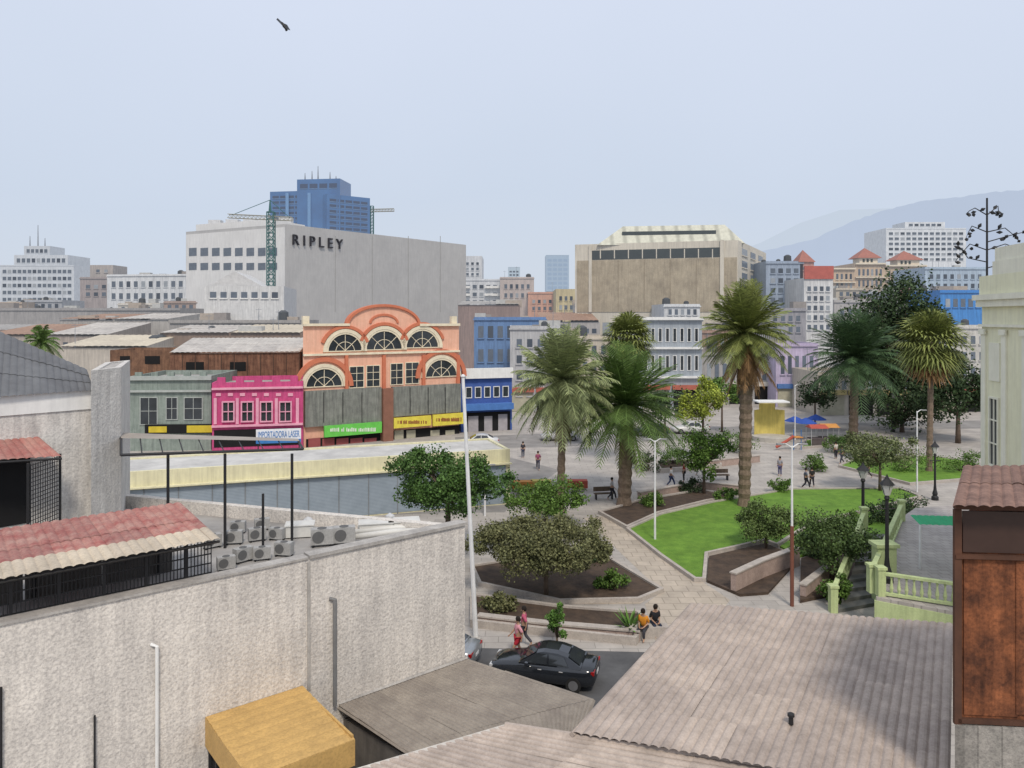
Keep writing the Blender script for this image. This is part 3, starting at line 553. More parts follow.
quick('yellow_far_house','small mustard house left of the tan office',556,576,289,215,15,(.60,.50,.27),.12,[(558,294,574,312,3,2,.5,.5)])
f,b,z=quick('white_balcony_block','white balconied apartment block right of the grey store',449,514,279,240,18,(.70,.71,.72),.13,[(451,283,512,306,9,3,.6,.5)],clutter=2)
for k in range(3): y_=286+k*7.6; fpart('balcony',f,b,[(455,y_,470,y_+2.4),(485,y_,500,y_+2.4)],wf,.0,1.2)
quick('',' stair',463,482,256,241,14,(.70,.71,.72),.13,[(465,261,480,277,3,3,.5,.5)],parent=b)
quick('beige_far_block','beige block between balconied apartments and orange house',500,534,277,235,15,(.56,.47,.42),.13,[(503,282,531,300,5,2,.5,.5)],clutter=1)
quick('hazy_glass_tower','slim hazy blue glass tower on the skyline',546,569,255,900,30,(.20,.32,.45),.45,[(547,258,568,290,4,7,.8,.6)],gm=mat('tower_haze_glass',(.12,.22,.36),painted_haze=.4))
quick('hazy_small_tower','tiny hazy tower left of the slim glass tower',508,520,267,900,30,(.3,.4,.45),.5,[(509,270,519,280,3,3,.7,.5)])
quick('brown_long_shed','long brown shed above the blue block',458,520,305,160,14,(.32,.23,.20),.08,clutter=2,sheetroof=2)
# left background: long plain walls and sheet roofs
quick('grey_low_block','long dark grey flat block on the far left skyline',-60,180,308,160,20,(.36,.345,.335),.08,clutter=6)
quick('white_low_block','pale plain walled sheds in front of the long grey block',60,170,320,135,14,(.50,.47,.43),.07,clutter=3,sheetroof=1)
quick('tan_low_block','low tan sheds behind the grey metal roof',-80,110,336,118,14,(.44,.38,.33),.05,[(60,341,105,346,4,1,.4,.5)],clutter=4,sheetroof=2)
quick('pale_roof_block','low pale walled sheds behind the rusty loft',60,150,348,104,10,(.55,.50,.43),.04,clutter=3,sheetroof=3)
quick('brown_roof_block','brown sheds behind the rusty warehouse',160,302,333,112,10,(.30,.22,.17),.05,clutter=5,sheetroof=4)
quick('grey_workshop_row','grey plain workshop wall right of the pale sheds',170,300,320,124,12,(.40,.38,.36),.05,clutter=6)
quick('white_window_block','white long block with two window rows on left skyline',107,241,274,210,22,(.74,.75,.75),.10,[(110,279,238,289,17,1,.5,.6),(110,291,238,301,17,1,.5,.6)],205,clutter=4)
f,b,z=quick('brown_square_tower','small brown square tower left of the white long block',80,112,277,215,14,(.38,.32,.30),.12,[(84,283,108,298,3,2,.5,.5)])
quick('','brown tower top',90,113,265,216,8,(.44,.39,.35),.12,[(94,268,110,274,2,1,.4,.5)],parent=b)
for x0,x1,yt,Y,c,l in [(-20,22,302,185,(.52,.42,.33),'ochre low house at the far left below the apartment tower'),(24,62,300,190,(.44,.45,.47),'grey low house just left of the brown square tower'),(118,160,303,180,(.64,.6,.53),'cream low house under the left part of the white long block'),(164,204,301,178,(.40,.30,.25),'brown low house under the right part of the white long block'),(576,606,303,185,(.55,.52,.5),'pale low house under the tan office left corner'),(836,866,288,178,(.57,.50,.40),'cream low house in front of the palace left wing'),(868,900,292,174,(.35,.38,.42),'slate low house in front of the palace right wing'),(900,928,288,176,(.62,.35,.26),'brick red low house left of the light blue block')]:
    quick('low_house',l,x0,x1,yt,Y,10,c,.09,[(x0+2,yt+3,x1-2,yt+9,max(3,(x1-x0)//7),1,.5,.7)],clutter=2)
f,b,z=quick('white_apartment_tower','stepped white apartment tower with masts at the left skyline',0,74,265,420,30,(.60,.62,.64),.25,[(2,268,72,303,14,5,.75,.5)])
quick('','apt step',14,68,255,421,22,(.60,.62,.64),.25,[(16,257,66,264,10,1,.7,.6)],parent=b)
quick('','apt crown',24,50,246,422,14,(.56,.58,.6),.25,[(26,248,48,254,5,1,.7,.6)],parent=b)
for x,y in ((38,225),(30,236),(45,238)): p=A(x,247,430); q=A(x,y,430); m=MB(); m.tube(p,q,.35,.15,n=5); m.build('antenna',mat('hazy_dark',(.15,.15,.16),painted_haze=.2),b)
# Department store
sw=mat('store_white',(.72,.71,.69),(.63,.62,.60),stain=.14,painted_haze=.07,scale=.2); sg=mat('store_grey',(.46,.45,.435),(.40,.39,.38),stain=.12,painted_haze=.07,scale=.12,blotch=.06)
P0_,P1_,P2_=A(186,300,180),A(285,300,165),A(466,300,212); P3_=P0_+(P2_-P1_)
zr=A(285,224,165).z
st=polyb('department_store','huge pale grey department store box with dark rooftop lettering','building',[P0_,P1_,P2_,P3_],zr,sg,flatroof,1.,.4)
fl=Fac(P0_,P1_); fr=Fac(P1_,P2_)
fpart('white_cladding',fl,st,[(187,231,285,320)],sw,.0,.25)
for j,(ya,yb) in enumerate(((248,256),(263,270))):
    for i in range(8):
        r=fl.rect(190+i*11.5,ya,197.5+i*11.5,yb); w_=MB(); fl.ub(w_,r[0],r[1],r[2],r[3],.25,.32); w_.build('window',hglass,st)
text('lettering','R I P L E Y',fr,292,237,342,247,mat('letter_dark',(.04,.04,.05)),st,.1,.4)
fpart('panel_joint',fr,st,[(x,236,x+.5,312) for x in (335,372,408,440)],mat('joint_grey',(.36,.36,.35)),.0,.04)
f=fac(196,182,270,172); bld('','','',f,222,12,sw,parent=st)
for k in range(5): m=MB(); p=f.P(f.W*(.1+.2*k),A(230,222,177).z+.6,-4-k); m.box(p,(3,2,1.6)); m.build('rooftop_unit',steel,st)
ww=mat('workshop_white',(.66,.66,.65),(.56,.56,.55),stain=.25,painted_haze=.05)
f=fac(204,128,284,130); b,z=bld('white_workshop','white workshop with monitor roof below the crane mast','building',f,286,16,ww); 
a_,b_2=f.uz(206,286),f.uz(262,286); m=MB(); m.add([f.P(a_[0],z,-.5),f.P(b_2[0],z,-.5),f.P((a_[0]+b_2[0])/2,z+2.6,-.5),f.P(a_[0],z,-14),f.P(b_2[0],z,-14),f.P((a_[0]+b_2[0])/2,z+2.6,-14)],[(0,1,2),(5,4,3),(0,2,5,3),(1,4,5,2)]); m.build('monitor_roof',mat('workshop_roof',(.6,.6,.6)),b)
wg(f,b,208,290,280,300,7,1,.6,.6,gm=hglass)
# blue tower
bt=mat('tower_blue',(.035,.13,.32),(.025,.09,.24),painted_haze=.12,rough=.25,scale=.1,spec=.6)
bl=mat('tower_pale_band',(.14,.28,.50),painted_haze=.12); bd_=mat('tower_dark_glass',(.012,.03,.09),painted_haze=.11,rough=.12,spec=.7)
f=fac(270,330,327,326); tw_,z=bld('blue_glass_tower','stepped blue glass tower with masts behind the department store','building',f,191,22,bt); wg(f,tw_,272,194,325,232,7,7,.84,.5,fm=bl,gm=bd_)
f=fac(327,322,370,334); bld('','','',f,196,22,bt,parent=tw_); wg(f,tw_,329,199,368,232,5,6,.84,.5,fm=bl,gm=bd_)
f=fac(297,327.5,340,325); bld('','','',f,179,14,bt,parent=tw_); wg(f,tw_,299,182,338,190,4,1,.8,.6,fm=bl,gm=bd_)
fpart('column_strip',fac(270,329.5,327,325.5),tw_,[(286,193,289,234),(308,193,311,234)],bl,.0,.5)
for x,y in ((318,166),(305,173),(330,172),(336,176),(312,171)): m=MB(); m.tube(A(x,180,335),A(x,y,335),.35,.12,n=5); m.build('antenna',mat('hazy_dark',(.15,.15,.16),painted_haze=.2),tw_)
def lattice(mb,p0,p1,w,n,r=.09):
    p0=Vector(p0);p1=Vector(p1); t=(p1-p0).normalized(); a=Vector((0,1,0)) if abs(t.y)<.9 else Vector((1,0,0)); u=t.cross(a).normalized(); v=t.cross(u)
    cs=[(u*i+v*j)*w/2 for i,j in ((1,1),(1,-1),(-1,-1),(-1,1))]
    for c in cs: mb.tube(p0+c,p1+c,r,n=4)
    for k in range(n):
        a0=p0.lerp(p1,k/n); a1=p0.lerp(p1,(k+1)/n)
        for i in range(4): mb.tube(a0+cs[i],a1+cs[(i+1)%4],r*.6,n=4); mb.tube(a1+cs[i],a1+cs[(i+1)%4],r*.6,n=4)
cgm=mat('crane_green',(.03,.13,.12),painted_haze=.06); cym=mat('crane_yellow',(.35,.33,.25),painted_haze=.1)
cr_=thing('tower_crane','green lattice tower crane in front of the department store','crane',(A(271,322,140).x,140,0))
base_=A(271,322,140); top=A(270,212,140); m=MB(); lattice(m,(base_.x,140,0),(base_.x,140,top.z),1.2,26,.11); m.build('mast',cgm,cr_)
m=MB(); lattice(m,A(228,216,140),A(292,219,140),.7,16,.06); m.build('jib',cym,cr_)
m=MB(); m.tube(A(270,212,140),A(270,200,140),.3,.1,n=4); m.tube(A(270,200,140),A(232,215,140),.06,n=4); m.tube(A(270,200,140),A(290,218,140),.06,n=4); m.build('apex',cgm,cr_)
cr_=thing('tower_crane','small crane with horizontal jib right of the blue glass tower','crane',A(370,240,345)); m=MB(); lattice(m,A(352,211,345),A(394,210,345),1.2,14,.12); m.build('jib',cym,cr_)
m=MB(); lattice(m,A(372,245,345),A(372,206,345),1.4,12,.14); m.build('mast',cgm,cr_)
# tan office
tw=mat('office_white',(.66,.61,.51),(.56,.51,.42),stain=.2,painted_haze=.06,scale=.2,speck=.08); tb=mat('office_brown',(.56,.475,.34),(.39,.325,.23),stain=.22,painted_haze=.05,scale=.3,speck=.3,blotch=.15)
hdg=mat('hazy_dark_glass',(.05,.06,.06),painted_haze=.05,rough=.2)
Q0,Q1,Q2=A(575,300,152),A(738,300,143),A(766,300,172); Q3=Q0+(Q2-Q1); zq=A(738,240,143).z
tt=polyb('tan_office_block','tan stained office block with dark window band and glazed roof','building',[Q0,Q1,Q2,Q3],zq,tw,flatroof,.6,.4)
f=Fac(Q0,Q1); fr2=Fac(Q1,Q2)
fpart('stained_panel',f,tt,[(577,259,737,312)],tb,.0,.12); fpart('dark_window_band',f,tt,[(592,249,720,258.5)],hdg,.0,.06)
fpart('window_bar',f,tt,[(x,249,x+1,258.5) for x in range(600,718,14)],tw,.06,.14)
fpart('frame_rib',f,tt,[(589,245,592,312),(720,240,724,312)],tw,.0,.35)
fpart('panel_seam',f,tt,[(x,260,x+.4,311) for x in (618,644,670,696)],mat('panel_seam',(.26,.22,.17)),.12,.15)
wg(fr2,tt,740,250,764,330,3,7,.6,.55,fm=tw,gm=hglass)
fg=fac(597,150,745,146); m=MB(); z0=zq-.3; z1=A(660,225,150).z
m.add([fg.P(0,z0,0),fg.P(fg.W,z0,0),fg.P(fg.W,z0,-12),fg.P(0,z0,-12),fg.P(fg.W*.18,z1,-3),fg.P(fg.W*.88,z1,-3),fg.P(fg.W*.88,z1,-10),fg.P(fg.W*.18,z1,-10)],[(0,1,5,4),(1,2,6,5),(2,3,7,6),(3,0,4,7),(4,5,6,7)]); m.build('roof_light',mat('roof_light',(.62,.61,.50),painted_haze=.06,wave=('X',.12)),tt)
fpart('roof_glazing',Fac(fg.P(0,0,-1.6),fg.P(fg.W,0,-1.6)),tt,[(622,231,716,235)],hdg,.0,.1)
# right background
quick('blue_grey_block','blue grey block right of the tan office',766,803,261,150,14,(.36,.43,.53),.08,[(769,266,800,305,4,4,.6,.5)],clutter=2)
quick('brick_low_block','dark block below the blue grey block',752,806,308,130,12,(.36,.35,.37),.06,[(756,313,802,335,6,2,.5,.5)],clutter=3)
f,b,z=quick('white_red_block','white block with red band and grid windows',804,833,278,140,12,(.74,.74,.73),.06,[(806,284,831,332,4,5,.55,.5)])
fpart('red_band',f,b,[(804,266,833,279)],mat('red_band',(.46,.11,.08),painted_haze=.06),.0,.3)
f,b,z=quick('red_hat_house','narrow attic with small pointed red roof above the white block',800,814,262,150,8,(.55,.30,.25),.08,[(802,265,812,272,2,1,.5,.5)])
def pyr(f,par,x0,x1,yb,yt,m_,dep):
    a=f.uz(x0,yb);b=f.uz(x1,yb);t=f.uz((x0+x1)/2,yt); mb=MB()
    mb.add([f.P(a[0]-.4,a[1],.4),f.P(b[0]+.4,a[1],.4),f.P(b[0]+.4,a[1],-dep),f.P(a[0]-.4,a[1],-dep),f.P((a[0]+b[0])/2,t[1],-dep/2)],[(0,1,4),(1,2,4),(2,3,4),(3,0,4),(3,2,1,0)]); mb.build('turret_roof',m_,par)
rdr=mat('red_roof',(.34,.12,.08),painted_haze=.1); pyr(f,b,800,813,262,249,rdr,4)
pcol=(.62,.47,.33); pcr=mat('palace_cream',(.72,.63,.49),painted_haze=.1)
for x0,x1,yt_,ty,lab in ((833,855,268,None,'plain left wing of the ornate brown palace'),(855,885,263,(858,880,247),'central wing of the brown palace with tallest red turret'),(885,926,265,(896,922,250),'right wing of the brown palace with red turret')):
    f,b,z=quick('turret_palace_wing',lab,x0,x1,yt_,190,14,pcol,.1,[(x0+2,yt_+4,x1-2,300,max(4,(x1-x0)//5),3,.45,.6)],fm=pcr)
    fpart('cornice',f,b,[(x0,yt_,x1,yt_+1.5),(x0,yt_+14,x1,yt_+15)],pcr,.0,.6)
    if ty: 
        x_0,x_1,t=ty; fpart('turret_body',f,b,[(x_0+2,yt_-5,x_1-2,yt_-.2)],pcr,-4,-.2); fpart('turret_window',f,b,[(x_0+5+i*4,yt_-4,x_0+7+i*4,yt_-1) for i in range(3)],hdg,-.2,-.1); pyr(f,b,x_0,x_1,yt_-5,t,rdr,5)
f,b,z=quick('white_hotel','big white grid fronted hotel on the right skyline',886,966,228,420,26,(.74,.76,.77),.2,[(888,231,964,262,13,6,.7,.5)])
quick('','hotel top',905,945,222,421,14,(.74,.76,.77),.2,[(908,223,942,227,6,1,.7,.6)],parent=b)
quick('light_blue_block','light blue block on the right skyline',925,986,267,170,14,(.42,.52,.62),.1,[(928,272,983,300,8,3,.5,.5)],clutter=3)
quick('bright_blue_shop','bright blue shop front near right edge',940,985,290,140,12,(.06,.26,.64),.06,[(944,296,982,310,5,1,.6,.6)],clutter=2)
quick('grey_mid_block','grey block behind the dark tree',834,940,300,160,14,(.48,.46,.44),.08,[(838,306,936,330,12,2,.5,.5)],clutter=6)
quick('white_far_right_block','white low building behind the slim palm',930,990,325,112,10,(.64,.62,.57),.05,[(934,332,986,380,6,3,.5,.5)],shop=1,clutter=2)
quick('cream_right_row','cream shop row behind the broad date palm',818,932,372,108,10,(.60,.53,.43),.04,[(822,378,928,392,12,1,.5,.6)],shop=1,clutter=4)
# ---------------- yellow classical building right
ybm=mat('pale_yellow_wall',(.82,.80,.58),(.75,.73,.52),stain=.12); yt=mat('cream_moulding',(.84,.82,.68),(.76,.74,.60),stain=.1)
Y0=A(982,360,34); Y1=A(1110,360,25); zt=A(990,300,33).z
cb=polyb('classical_theatre','pale yellow classical building with pilasters and heavy cornice','building',[Y0,Y1,Y1+Vector((8,6,0)),Y0+Vector((8,6,0))],zt,ybm,flatroof,.4,.3)
f=Fac(Y0,Y1)
for a in ((-.2,zt+.003,f.W,zt+.25,-.5,.35),(-.12,zt-.3,f.W,zt,.0,.22),(-.08,zt-1.2,f.W,zt-1.08,.0,.14)): m=MB(); f.ub(m,*a); m.build('cornice',yt,cb)
m=MB(); f.ub(m,-.0,zt+.25,f.W,zt+1.1,-.4,.12); m.build('attic_wall',ybm,cb)
for k,u in enumerate((.05,1.9,3.6)):
    m=MB(); f.ub(m,u,2,u+.4,zt-1.3,.0,.08); m.build('pilaster',yt,cb); m=MB(); f.ub(m,u-.08,zt-1.55,u+.48,zt-1.302,.08,.15); m.build('capital',yt,cb)
m=MB(); f.ub(m,.75,zt-3.6,1.7,zt-1.9,.0,.05); m.build('panel',yt,cb)
win(f,cb,.8,zt-7.4,1.65,zt-4.3,yt,glass,2,3)
for k,yy in enumerate((0,.6)): m=MB(); f.ub(m,1.2,zt+1.1+yy+.002,4,zt+1.7+yy,-.4-k*.1,.1-k*.1); m.build('pediment_block',yt,cb)
# sculptural mast
sm_=thing('ornamental_mast','dark wiry ornamental mast with curling arms above yellow building','mast',(A(987,300,42).x,42,0))
p=A(987,198,42); m=MB(); m.tube((p.x,42,0),(p.x,42,p.z),.09,.05,n=6); m.build('pole',dark,sm_)
arms=[((987,250),(1005,244),(1024,252)),((987,250),(970,244),(955,262)),((987,232),(1005,228),(1018,240)),((987,232),(972,226),(966,238)),((987,215),(975,208),(966,214)),((987,215),(998,206),(999,218)),((987,268),(1002,264),(1012,280)),((987,262),(968,258),(958,246)),((987,242),(1008,236),(1030,232))]
for a in arms:
    m=MB(); pts=[A(x,y,42) for x,y in a]; mid=[pts[0],pts[0].lerp(pts[1],.6),pts[1],pts[1].lerp(pts[2],.6)+Vector((0,0,.05)),pts[2]]; m.path(mid,[.035,.03,.028,.022,.016],5)
    for t in range(5):
        c=mid[1].lerp(mid[4],t/4); d=Vector((rnd.uniform(-.35,.35),rnd.uniform(-.3,.3),rnd.uniform(-.3,.35))); m.path([c,c+d*.5,c+d],[.015,.11,.02],5)
    m.build('arm',dark,sm_)
# ---------------- vegetation
def leafm(n,c,c2,isl=.45): return mat('leaf_'+n,c,c2,rough=.6,scale=.9,island=isl,spec=.25)
bark=mat('bark',(.16,.12,.09),(.10,.072,.055),scale=3,bump=.5); pbark=mat('palm_bark',(.25,.185,.135),(.13,.095,.07),scale=5,bump=1.,bs=9)
def leaf(mb,c,s):
    d=Vector((rnd.gauss(0,1),rnd.gauss(0,1),rnd.gauss(0,.7))).normalized(); e=d.cross(Vector((rnd.gauss(0,1),rnd.gauss(0,1),rnd.gauss(0,1)))).normalized()
    l=s*rnd.uniform(.6,1.3); w_=l*.42
    mb.add([c-d*l*.5,c+e*w_,c+d*l*.5,c-e*w_],[(0,1,2,3)])
def tree(name,lab,loc,hz,rx,ry,rz,ncl,nl,ls,lm,tr=.15,cr=.33,cat='tree',trunkm=None,lean=0,rag=.0):
    x,y,z0=loc; root=thing(name,lab,cat,loc); cl=[]
    lob=[(rnd.uniform(0,6.28),rnd.uniform(.6,1.)) for _ in range(3)]
    for i in range(ncl):
        while 1:
            p=Vector((rnd.uniform(-1,1),rnd.uniform(-1,1),rnd.uniform(-1,1)))
            if .25<p.length<1.0: break
        if p.length<.6 and rnd.random()<.5: p=p.normalized()*rnd.uniform(.6,.95)
        a=math.atan2(p.z,p.x); k=rnd.uniform(.82,1.08)*(1+rag*math.sin(3*a+lob[0][0])*.5+rag*math.sin(5*a+lob[1][0])*.4); cl.append((Vector((x+p.x*rx*k,y+p.y*ry*k,z0+hz+p.z*rz*k)),rnd.uniform(.5,1.2)))
    base=min(rx,rz*1.6); m=MB()
    for c,s in cl:
        for j in range(nl):
            d=Vector((rnd.gauss(0,1),rnd.gauss(0,1),rnd.gauss(0,.75))); d=d.normalized()*(rnd.random()**.5)*s*base*cr; leaf(m,c+d,ls)
    m.build('crown',lm,root)
    t=MB(); fork=Vector((x+lean,y,z0+max(.2,hz-rz*.75))); t.path([(x,y,z0-.05),(x+lean*.3,y,z0+(fork.z-z0)*.5),fork],[tr*1.25,tr,tr*.8],9)
    for c,s in cl[::max(1,ncl//12)]: mid=fork.lerp(c,.5)+Vector((0,0,rz*.1)); t.path([fork-Vector((0,0,.1)),mid,c],[tr*.5,tr*.3,tr*.1],5)
    t.build('trunk',trunkm or bark,root,smooth=True); return root
def frond(mb,c,az,el,Lf,droop,n=24,lw=.05,ll=.25,hang=.35):
    ca,sa=math.cos(az),math.sin(az); pts=[]
    for i in range(n+1):
        t=i/n; h=Lf*t*math.cos(el); v=Lf*t*math.sin(el)-droop*Lf*t**2.4; pts.append(c+Vector((ca*h*(1-.1*t*t),sa*h*(1-.1*t*t),v)))
    mb.path(pts[::5]+[pts[-1]],[.045]*(len(pts[::5]))+[.01],4)
    side=Vector((-sa,ca,0))
    for i in range(2,n+1):
        t=i/n; T=(pts[i]-pts[i-1]).normalized(); l=Lf*ll*math.sin(math.pi*(.14+.76*t))*rnd.uniform(.8,1.1)
        for sg in (-1,1):
            d=(side*sg*.8+T*.7+Vector((0,0,-hang*rnd.uniform(.3,1.3)))).normalized(); p=pts[i]; wv=T*lw
            mid=p+d*l*.55; end=p+d*l+Vector((0,0,-l*hang*.5))
            mb.add([p-wv*.5,p+wv*.5,mid+wv*.6,end,mid-wv*.6],[(0,1,2,4),(4,2,3)])
def fan(mb,c,az,el,Lp,rf,droop,n=16):
    ca,sa=math.cos(az),math.sin(az); d=Vector((ca*math.cos(el),sa*math.cos(el),math.sin(el))); e=c+d*Lp+Vector((0,0,-droop*Lp)); mb.path([c,c.lerp(e,.5)+Vector((0,0,.1*Lp)),e],[.03,.025,.02],4)
    side=Vector((-sa,ca,0)); T=(e-c).normalized()
    for k in range(n):
        a=(k/(n-1)-.5)*math.pi*1.35; dd=(T*math.cos(a)+side*math.sin(a)).normalized(); r=rf*rnd.uniform(.85,1.1); w_=side*math.cos(a)*.08-T*math.sin(a)*.08
        mid=e+dd*r*.6; end=e+dd*r+Vector((0,0,-r*.25)); mb.add([e,mid+w_,end,mid-w_],[(0,1,2,3)])
def palm(lab,loc,h,tr,Lf,nf,lm,kind='feather',dead=0,deadm=None,elr=(-35,80),droop=.45,lw=.08,skirt=0,hang=.4,tr2=None):
    x,y,z0=loc; root=thing('palm_tree',lab,'palm tree',loc,None); tr2=tr2 or tr*.8
    t=MB(); n=int(h/.35); pts=[];rs=[]
    for i in range(n+1): s=i/n; pts.append((x+.15*math.sin(s*2),y,z0+h*s)); rs.append((tr*(1-s)+tr2*s)*(1.12 if i%2 else .95)*(1.3 if i==0 else 1))
    c=Vector(pts[-1]); t.path(pts,rs,10); t.build('trunk',pbark,root)
    m=MB()
    for i in range(nf):
        az=i*2.39996+rnd.uniform(-.2,.2); s=(i+.5)/nf; el=R(elr[1]-(elr[1]-elr[0])*s**.9+rnd.uniform(-9,9))
        if kind=='feather': frond(m,c+Vector((0,0,.2)),az,el,Lf*rnd.uniform(.78,1.1),droop*(.6+.4*math.cos(el)),lw=lw,hang=hang)
        else: fan(m,c,az,el,Lf*.5*rnd.uniform(.8,1.1),Lf*.5,.1)
    m.build('crown',lm,root)
    if dead:
        m=MB()
        for i in range(dead):
            az=i*2.39996; el=R(rnd.uniform(-82,-35)); q=c+Vector((0,0,-rnd.uniform(0,skirt)))
            if kind=='feather': frond(m,q,az,el,Lf*rnd.uniform(.5,.75),.25,lw=lw,hang=.5)
            else: fan(m,q,az,el,Lf*.35,Lf*.42,.1,12)
        m.build('dead_fronds',deadm,root)
    return root
gA=leafm('sage',(.31,.35,.17),(.19,.23,.105)); gB=leafm('palm_green',(.14,.22,.06),(.075,.13,.035)); gD=leafm('palm_mixed',(.25,.28,.085),(.14,.17,.05)); gK=leafm('palm_dark',(.08,.14,.06),(.045,.085,.038))
brn=leafm('dead_brown',(.38,.22,.10),(.24,.14,.07)); dsg=leafm('dead_sage',(.29,.25,.15),(.2,.175,.1))
palm('shaggy grey green palm, leftmost of the plaza palms',G(560,512),9.5,.3,4.5,135,gA,droop=.2,elr=(-58,85),dead=30,deadm=dsg,skirt=1.1,hang=.32,lw=.075)
palm('slim palm rising behind between the two plaza palms',G(627,470,0),12.4,.22,3.0,80,gD,kind='fan',dead=25,deadm=brn,skirt=1.3,elr=(-50,85))
palm('dark green feathery date palm with thick pale trunk',G(624,506),7.5,.5,5.5,115,gB,droop=.22,elr=(-32,78),hang=.15,dead=12,deadm=gD,tr2=.46,lw=.075)
palm('tallest plaza palm with brown dead skirt and thick trunk',G(744,507),13.0,.42,4.2,120,gD,droop=.2,elr=(-38,88),dead=60,deadm=brn,skirt=1.7,hang=.22,tr2=.46,lw=.075)
palm('broad dark date palm left of the dark tree',G(853,440),9.4,.5,6.6,105,gK,droop=.25,elr=(-38,82),hang=.2,lw=.1)
palm('slim tall palm rightmost in the plaza',G(929,472),12.0,.27,3.9,95,gD,kind='fan',dead=34,deadm=brn,skirt=1.6,elr=(-50,88))
palm('small palm top poking over roofs behind grey metal roof',(A(40,340,75).x,75,0),11.6,.2,2.6,26,gB)
dg=leafm('dark_broad',(.06,.10,.04),(.032,.055,.025)); mg=leafm('mid_green',(.14,.24,.05),(.075,.14,.03)); ol=leafm('olive',(.20,.20,.095),(.12,.13,.06)); yg=leafm('yellow_green',(.38,.44,.07),(.25,.31,.05)); br=leafm('bright',(.15,.29,.06),(.09,.18,.04))
T=G
tree('broadleaf_tree','tall dark evergreen tree behind the slim right palm',(A(895,330,96).x,96,0),11.6,6.4,5.2,7.2,110,230,.38,dg,.4,.42,rag=.12)
tree('broadleaf_tree','dark tree mass right of the slim palm',(A(958,400,84).x,84,0),6.0,3.8,3,3.6,40,170,.34,dg,.25,.42,rag=.2)
tree('broadleaf_tree','low dark tree in front of the cream right row',(A(902,420,92).x,92,0),3.2,4.5,3,2.4,36,130,.32,dg,.25,.42,rag=.2)
tree('broadleaf_tree','round dark green tree in front of the shuttered shop row',(A(448,480,43).x,43,0),4.75,3.2,2.6,1.65,70,300,.15,leafm('ficus',(.10,.19,.045),(.05,.105,.028)),.17,.34,rag=.18)
tree('broadleaf_tree','wide olive umbrella tree in the near soil bed',T(546,598),2.8,3.8,2.8,1.15,120,320,.12,ol,.12,.34,rag=.15)
tree('broadleaf_tree','dark low tree behind the umbrella tree',T(546,527),2.0,3.0,2.2,1.05,50,210,.15,mg,.13,.38,rag=.25)
tree('broadleaf_tree','irregular green tree between date palm and tallest palm',T(704,495),3.8,2.1,2,2.0,30,190,.18,mg,.12,.38,rag=.4)
tree('broadleaf_tree','yellow green tree behind the irregular green tree',T(703,462),6.0,2.2,2,2.0,28,170,.21,yg,.14,.4,rag=.35)
tree('broadleaf_tree','sparse grey green tree in front of the broad date palm',T(880,492),3.5,3.2,2.5,1.4,44,150,.17,leafm('greygreen',(.19,.22,.10),(.12,.145,.065)),.12,.38,rag=.3)
tree('broadleaf_tree','bushy tree on the lawn beside the brown lamp pole',T(766,550),1.9,1.8,1.5,1.0,44,190,.12,leafm('bush',(.15,.21,.065),(.09,.135,.045)),.09,.38,rag=.3)
tree('broadleaf_tree','bushy dark tree beside the green stair balustrade',T(832,582),2.3,1.9,1.7,1.2,48,200,.13,leafm('bush2',(.11,.17,.055),(.065,.105,.035)),.1,.38,rag=.3)
tree('shrub','small bright green shrub beside the walking person',T(557,648),1.15,.55,.5,.9,18,120,.1,br,.05,.42,'shrub',rag=.3)
for i,(px,py,rx,rz,mt_,lab) in enumerate([(905,470,2.6,1.3,mg,'green hedge clump near the modern lamp'),(870,458,2.4,1.1,dg,'dark hedge clump below the broad date palm'),(960,472,2.4,1.0,mg,'green hedge clump left of yellow building'),(690,492,1.2,.6,dg,'small dark shrub at the soil strip edge'),(655,506,1.0,.5,mg,'small green shrub at the path bend'),(612,590,.8,.5,mg,'little green shrub by the diagonal path'),(500,612,.9,.5,ol,'olive shrub left in the raised soil bed'),(590,560,1.,.5,dg,'low dark shrub behind the umbrella tree'),(835,600,.9,.7,mg,'green shrub at the foot of the stairs'),(905,515,1.6,.9,dg,'dark shrub behind the terrace'),(725,500,.9,.5,mg,'small shrub right of the tallest palm base'),(780,492,.9,.5,mg,'small round shrub behind the lawn'),(820,470,1.6,.7,mg,'shrub beside the open square'),(648,470,1.8,.8,dg,'dark shrub behind the date palm trunk'),(673,466,1.6,.9,mg,'leafy planter shrub left in the far soil strip'),(708,464,1.6,1.0,dg,'dark planter shrub right in the far soil strip'),(735,452,1.8,1.1,mg,'green shrub far behind the tallest palm trunk'),(838,452,1.5,1.0,mg,'green shrub by the orange stall'),(812,558,.9,.6,dg,'dark low shrub between brown lamp pole and bushy tree'),(848,532,1.3,.7,mg,'green hedge shrub left of the stair top lamp'),(878,522,1.3,.7,dg,'dark hedge shrub right of the stair top lamp'),(824,540,1.1,.6,mg,'green hedge shrub on the small lawn')]):
    tree('shrub',lab,T(px,py,.05),rz*.9,rx,rx*.8,rz,16,110,.14,mt_,.05,.45,'shrub',rag=.25)
for i,(px,py,h_,mt_,lab) in enumerate([(590,446,4.5,mg,'small street tree behind the shaggy palm trunk'),(665,440,4.2,dg,'dark street tree behind the date palm'),(722,432,5,mg,'street tree in front of the grey arcade'),(815,428,4.6,dg,'dark street tree near the lilac house')]):
    tree('street_tree',lab,T(px,py),h_,2.4,2,1.7,22,110,.26,mt_,.12,.42,rag=.3)
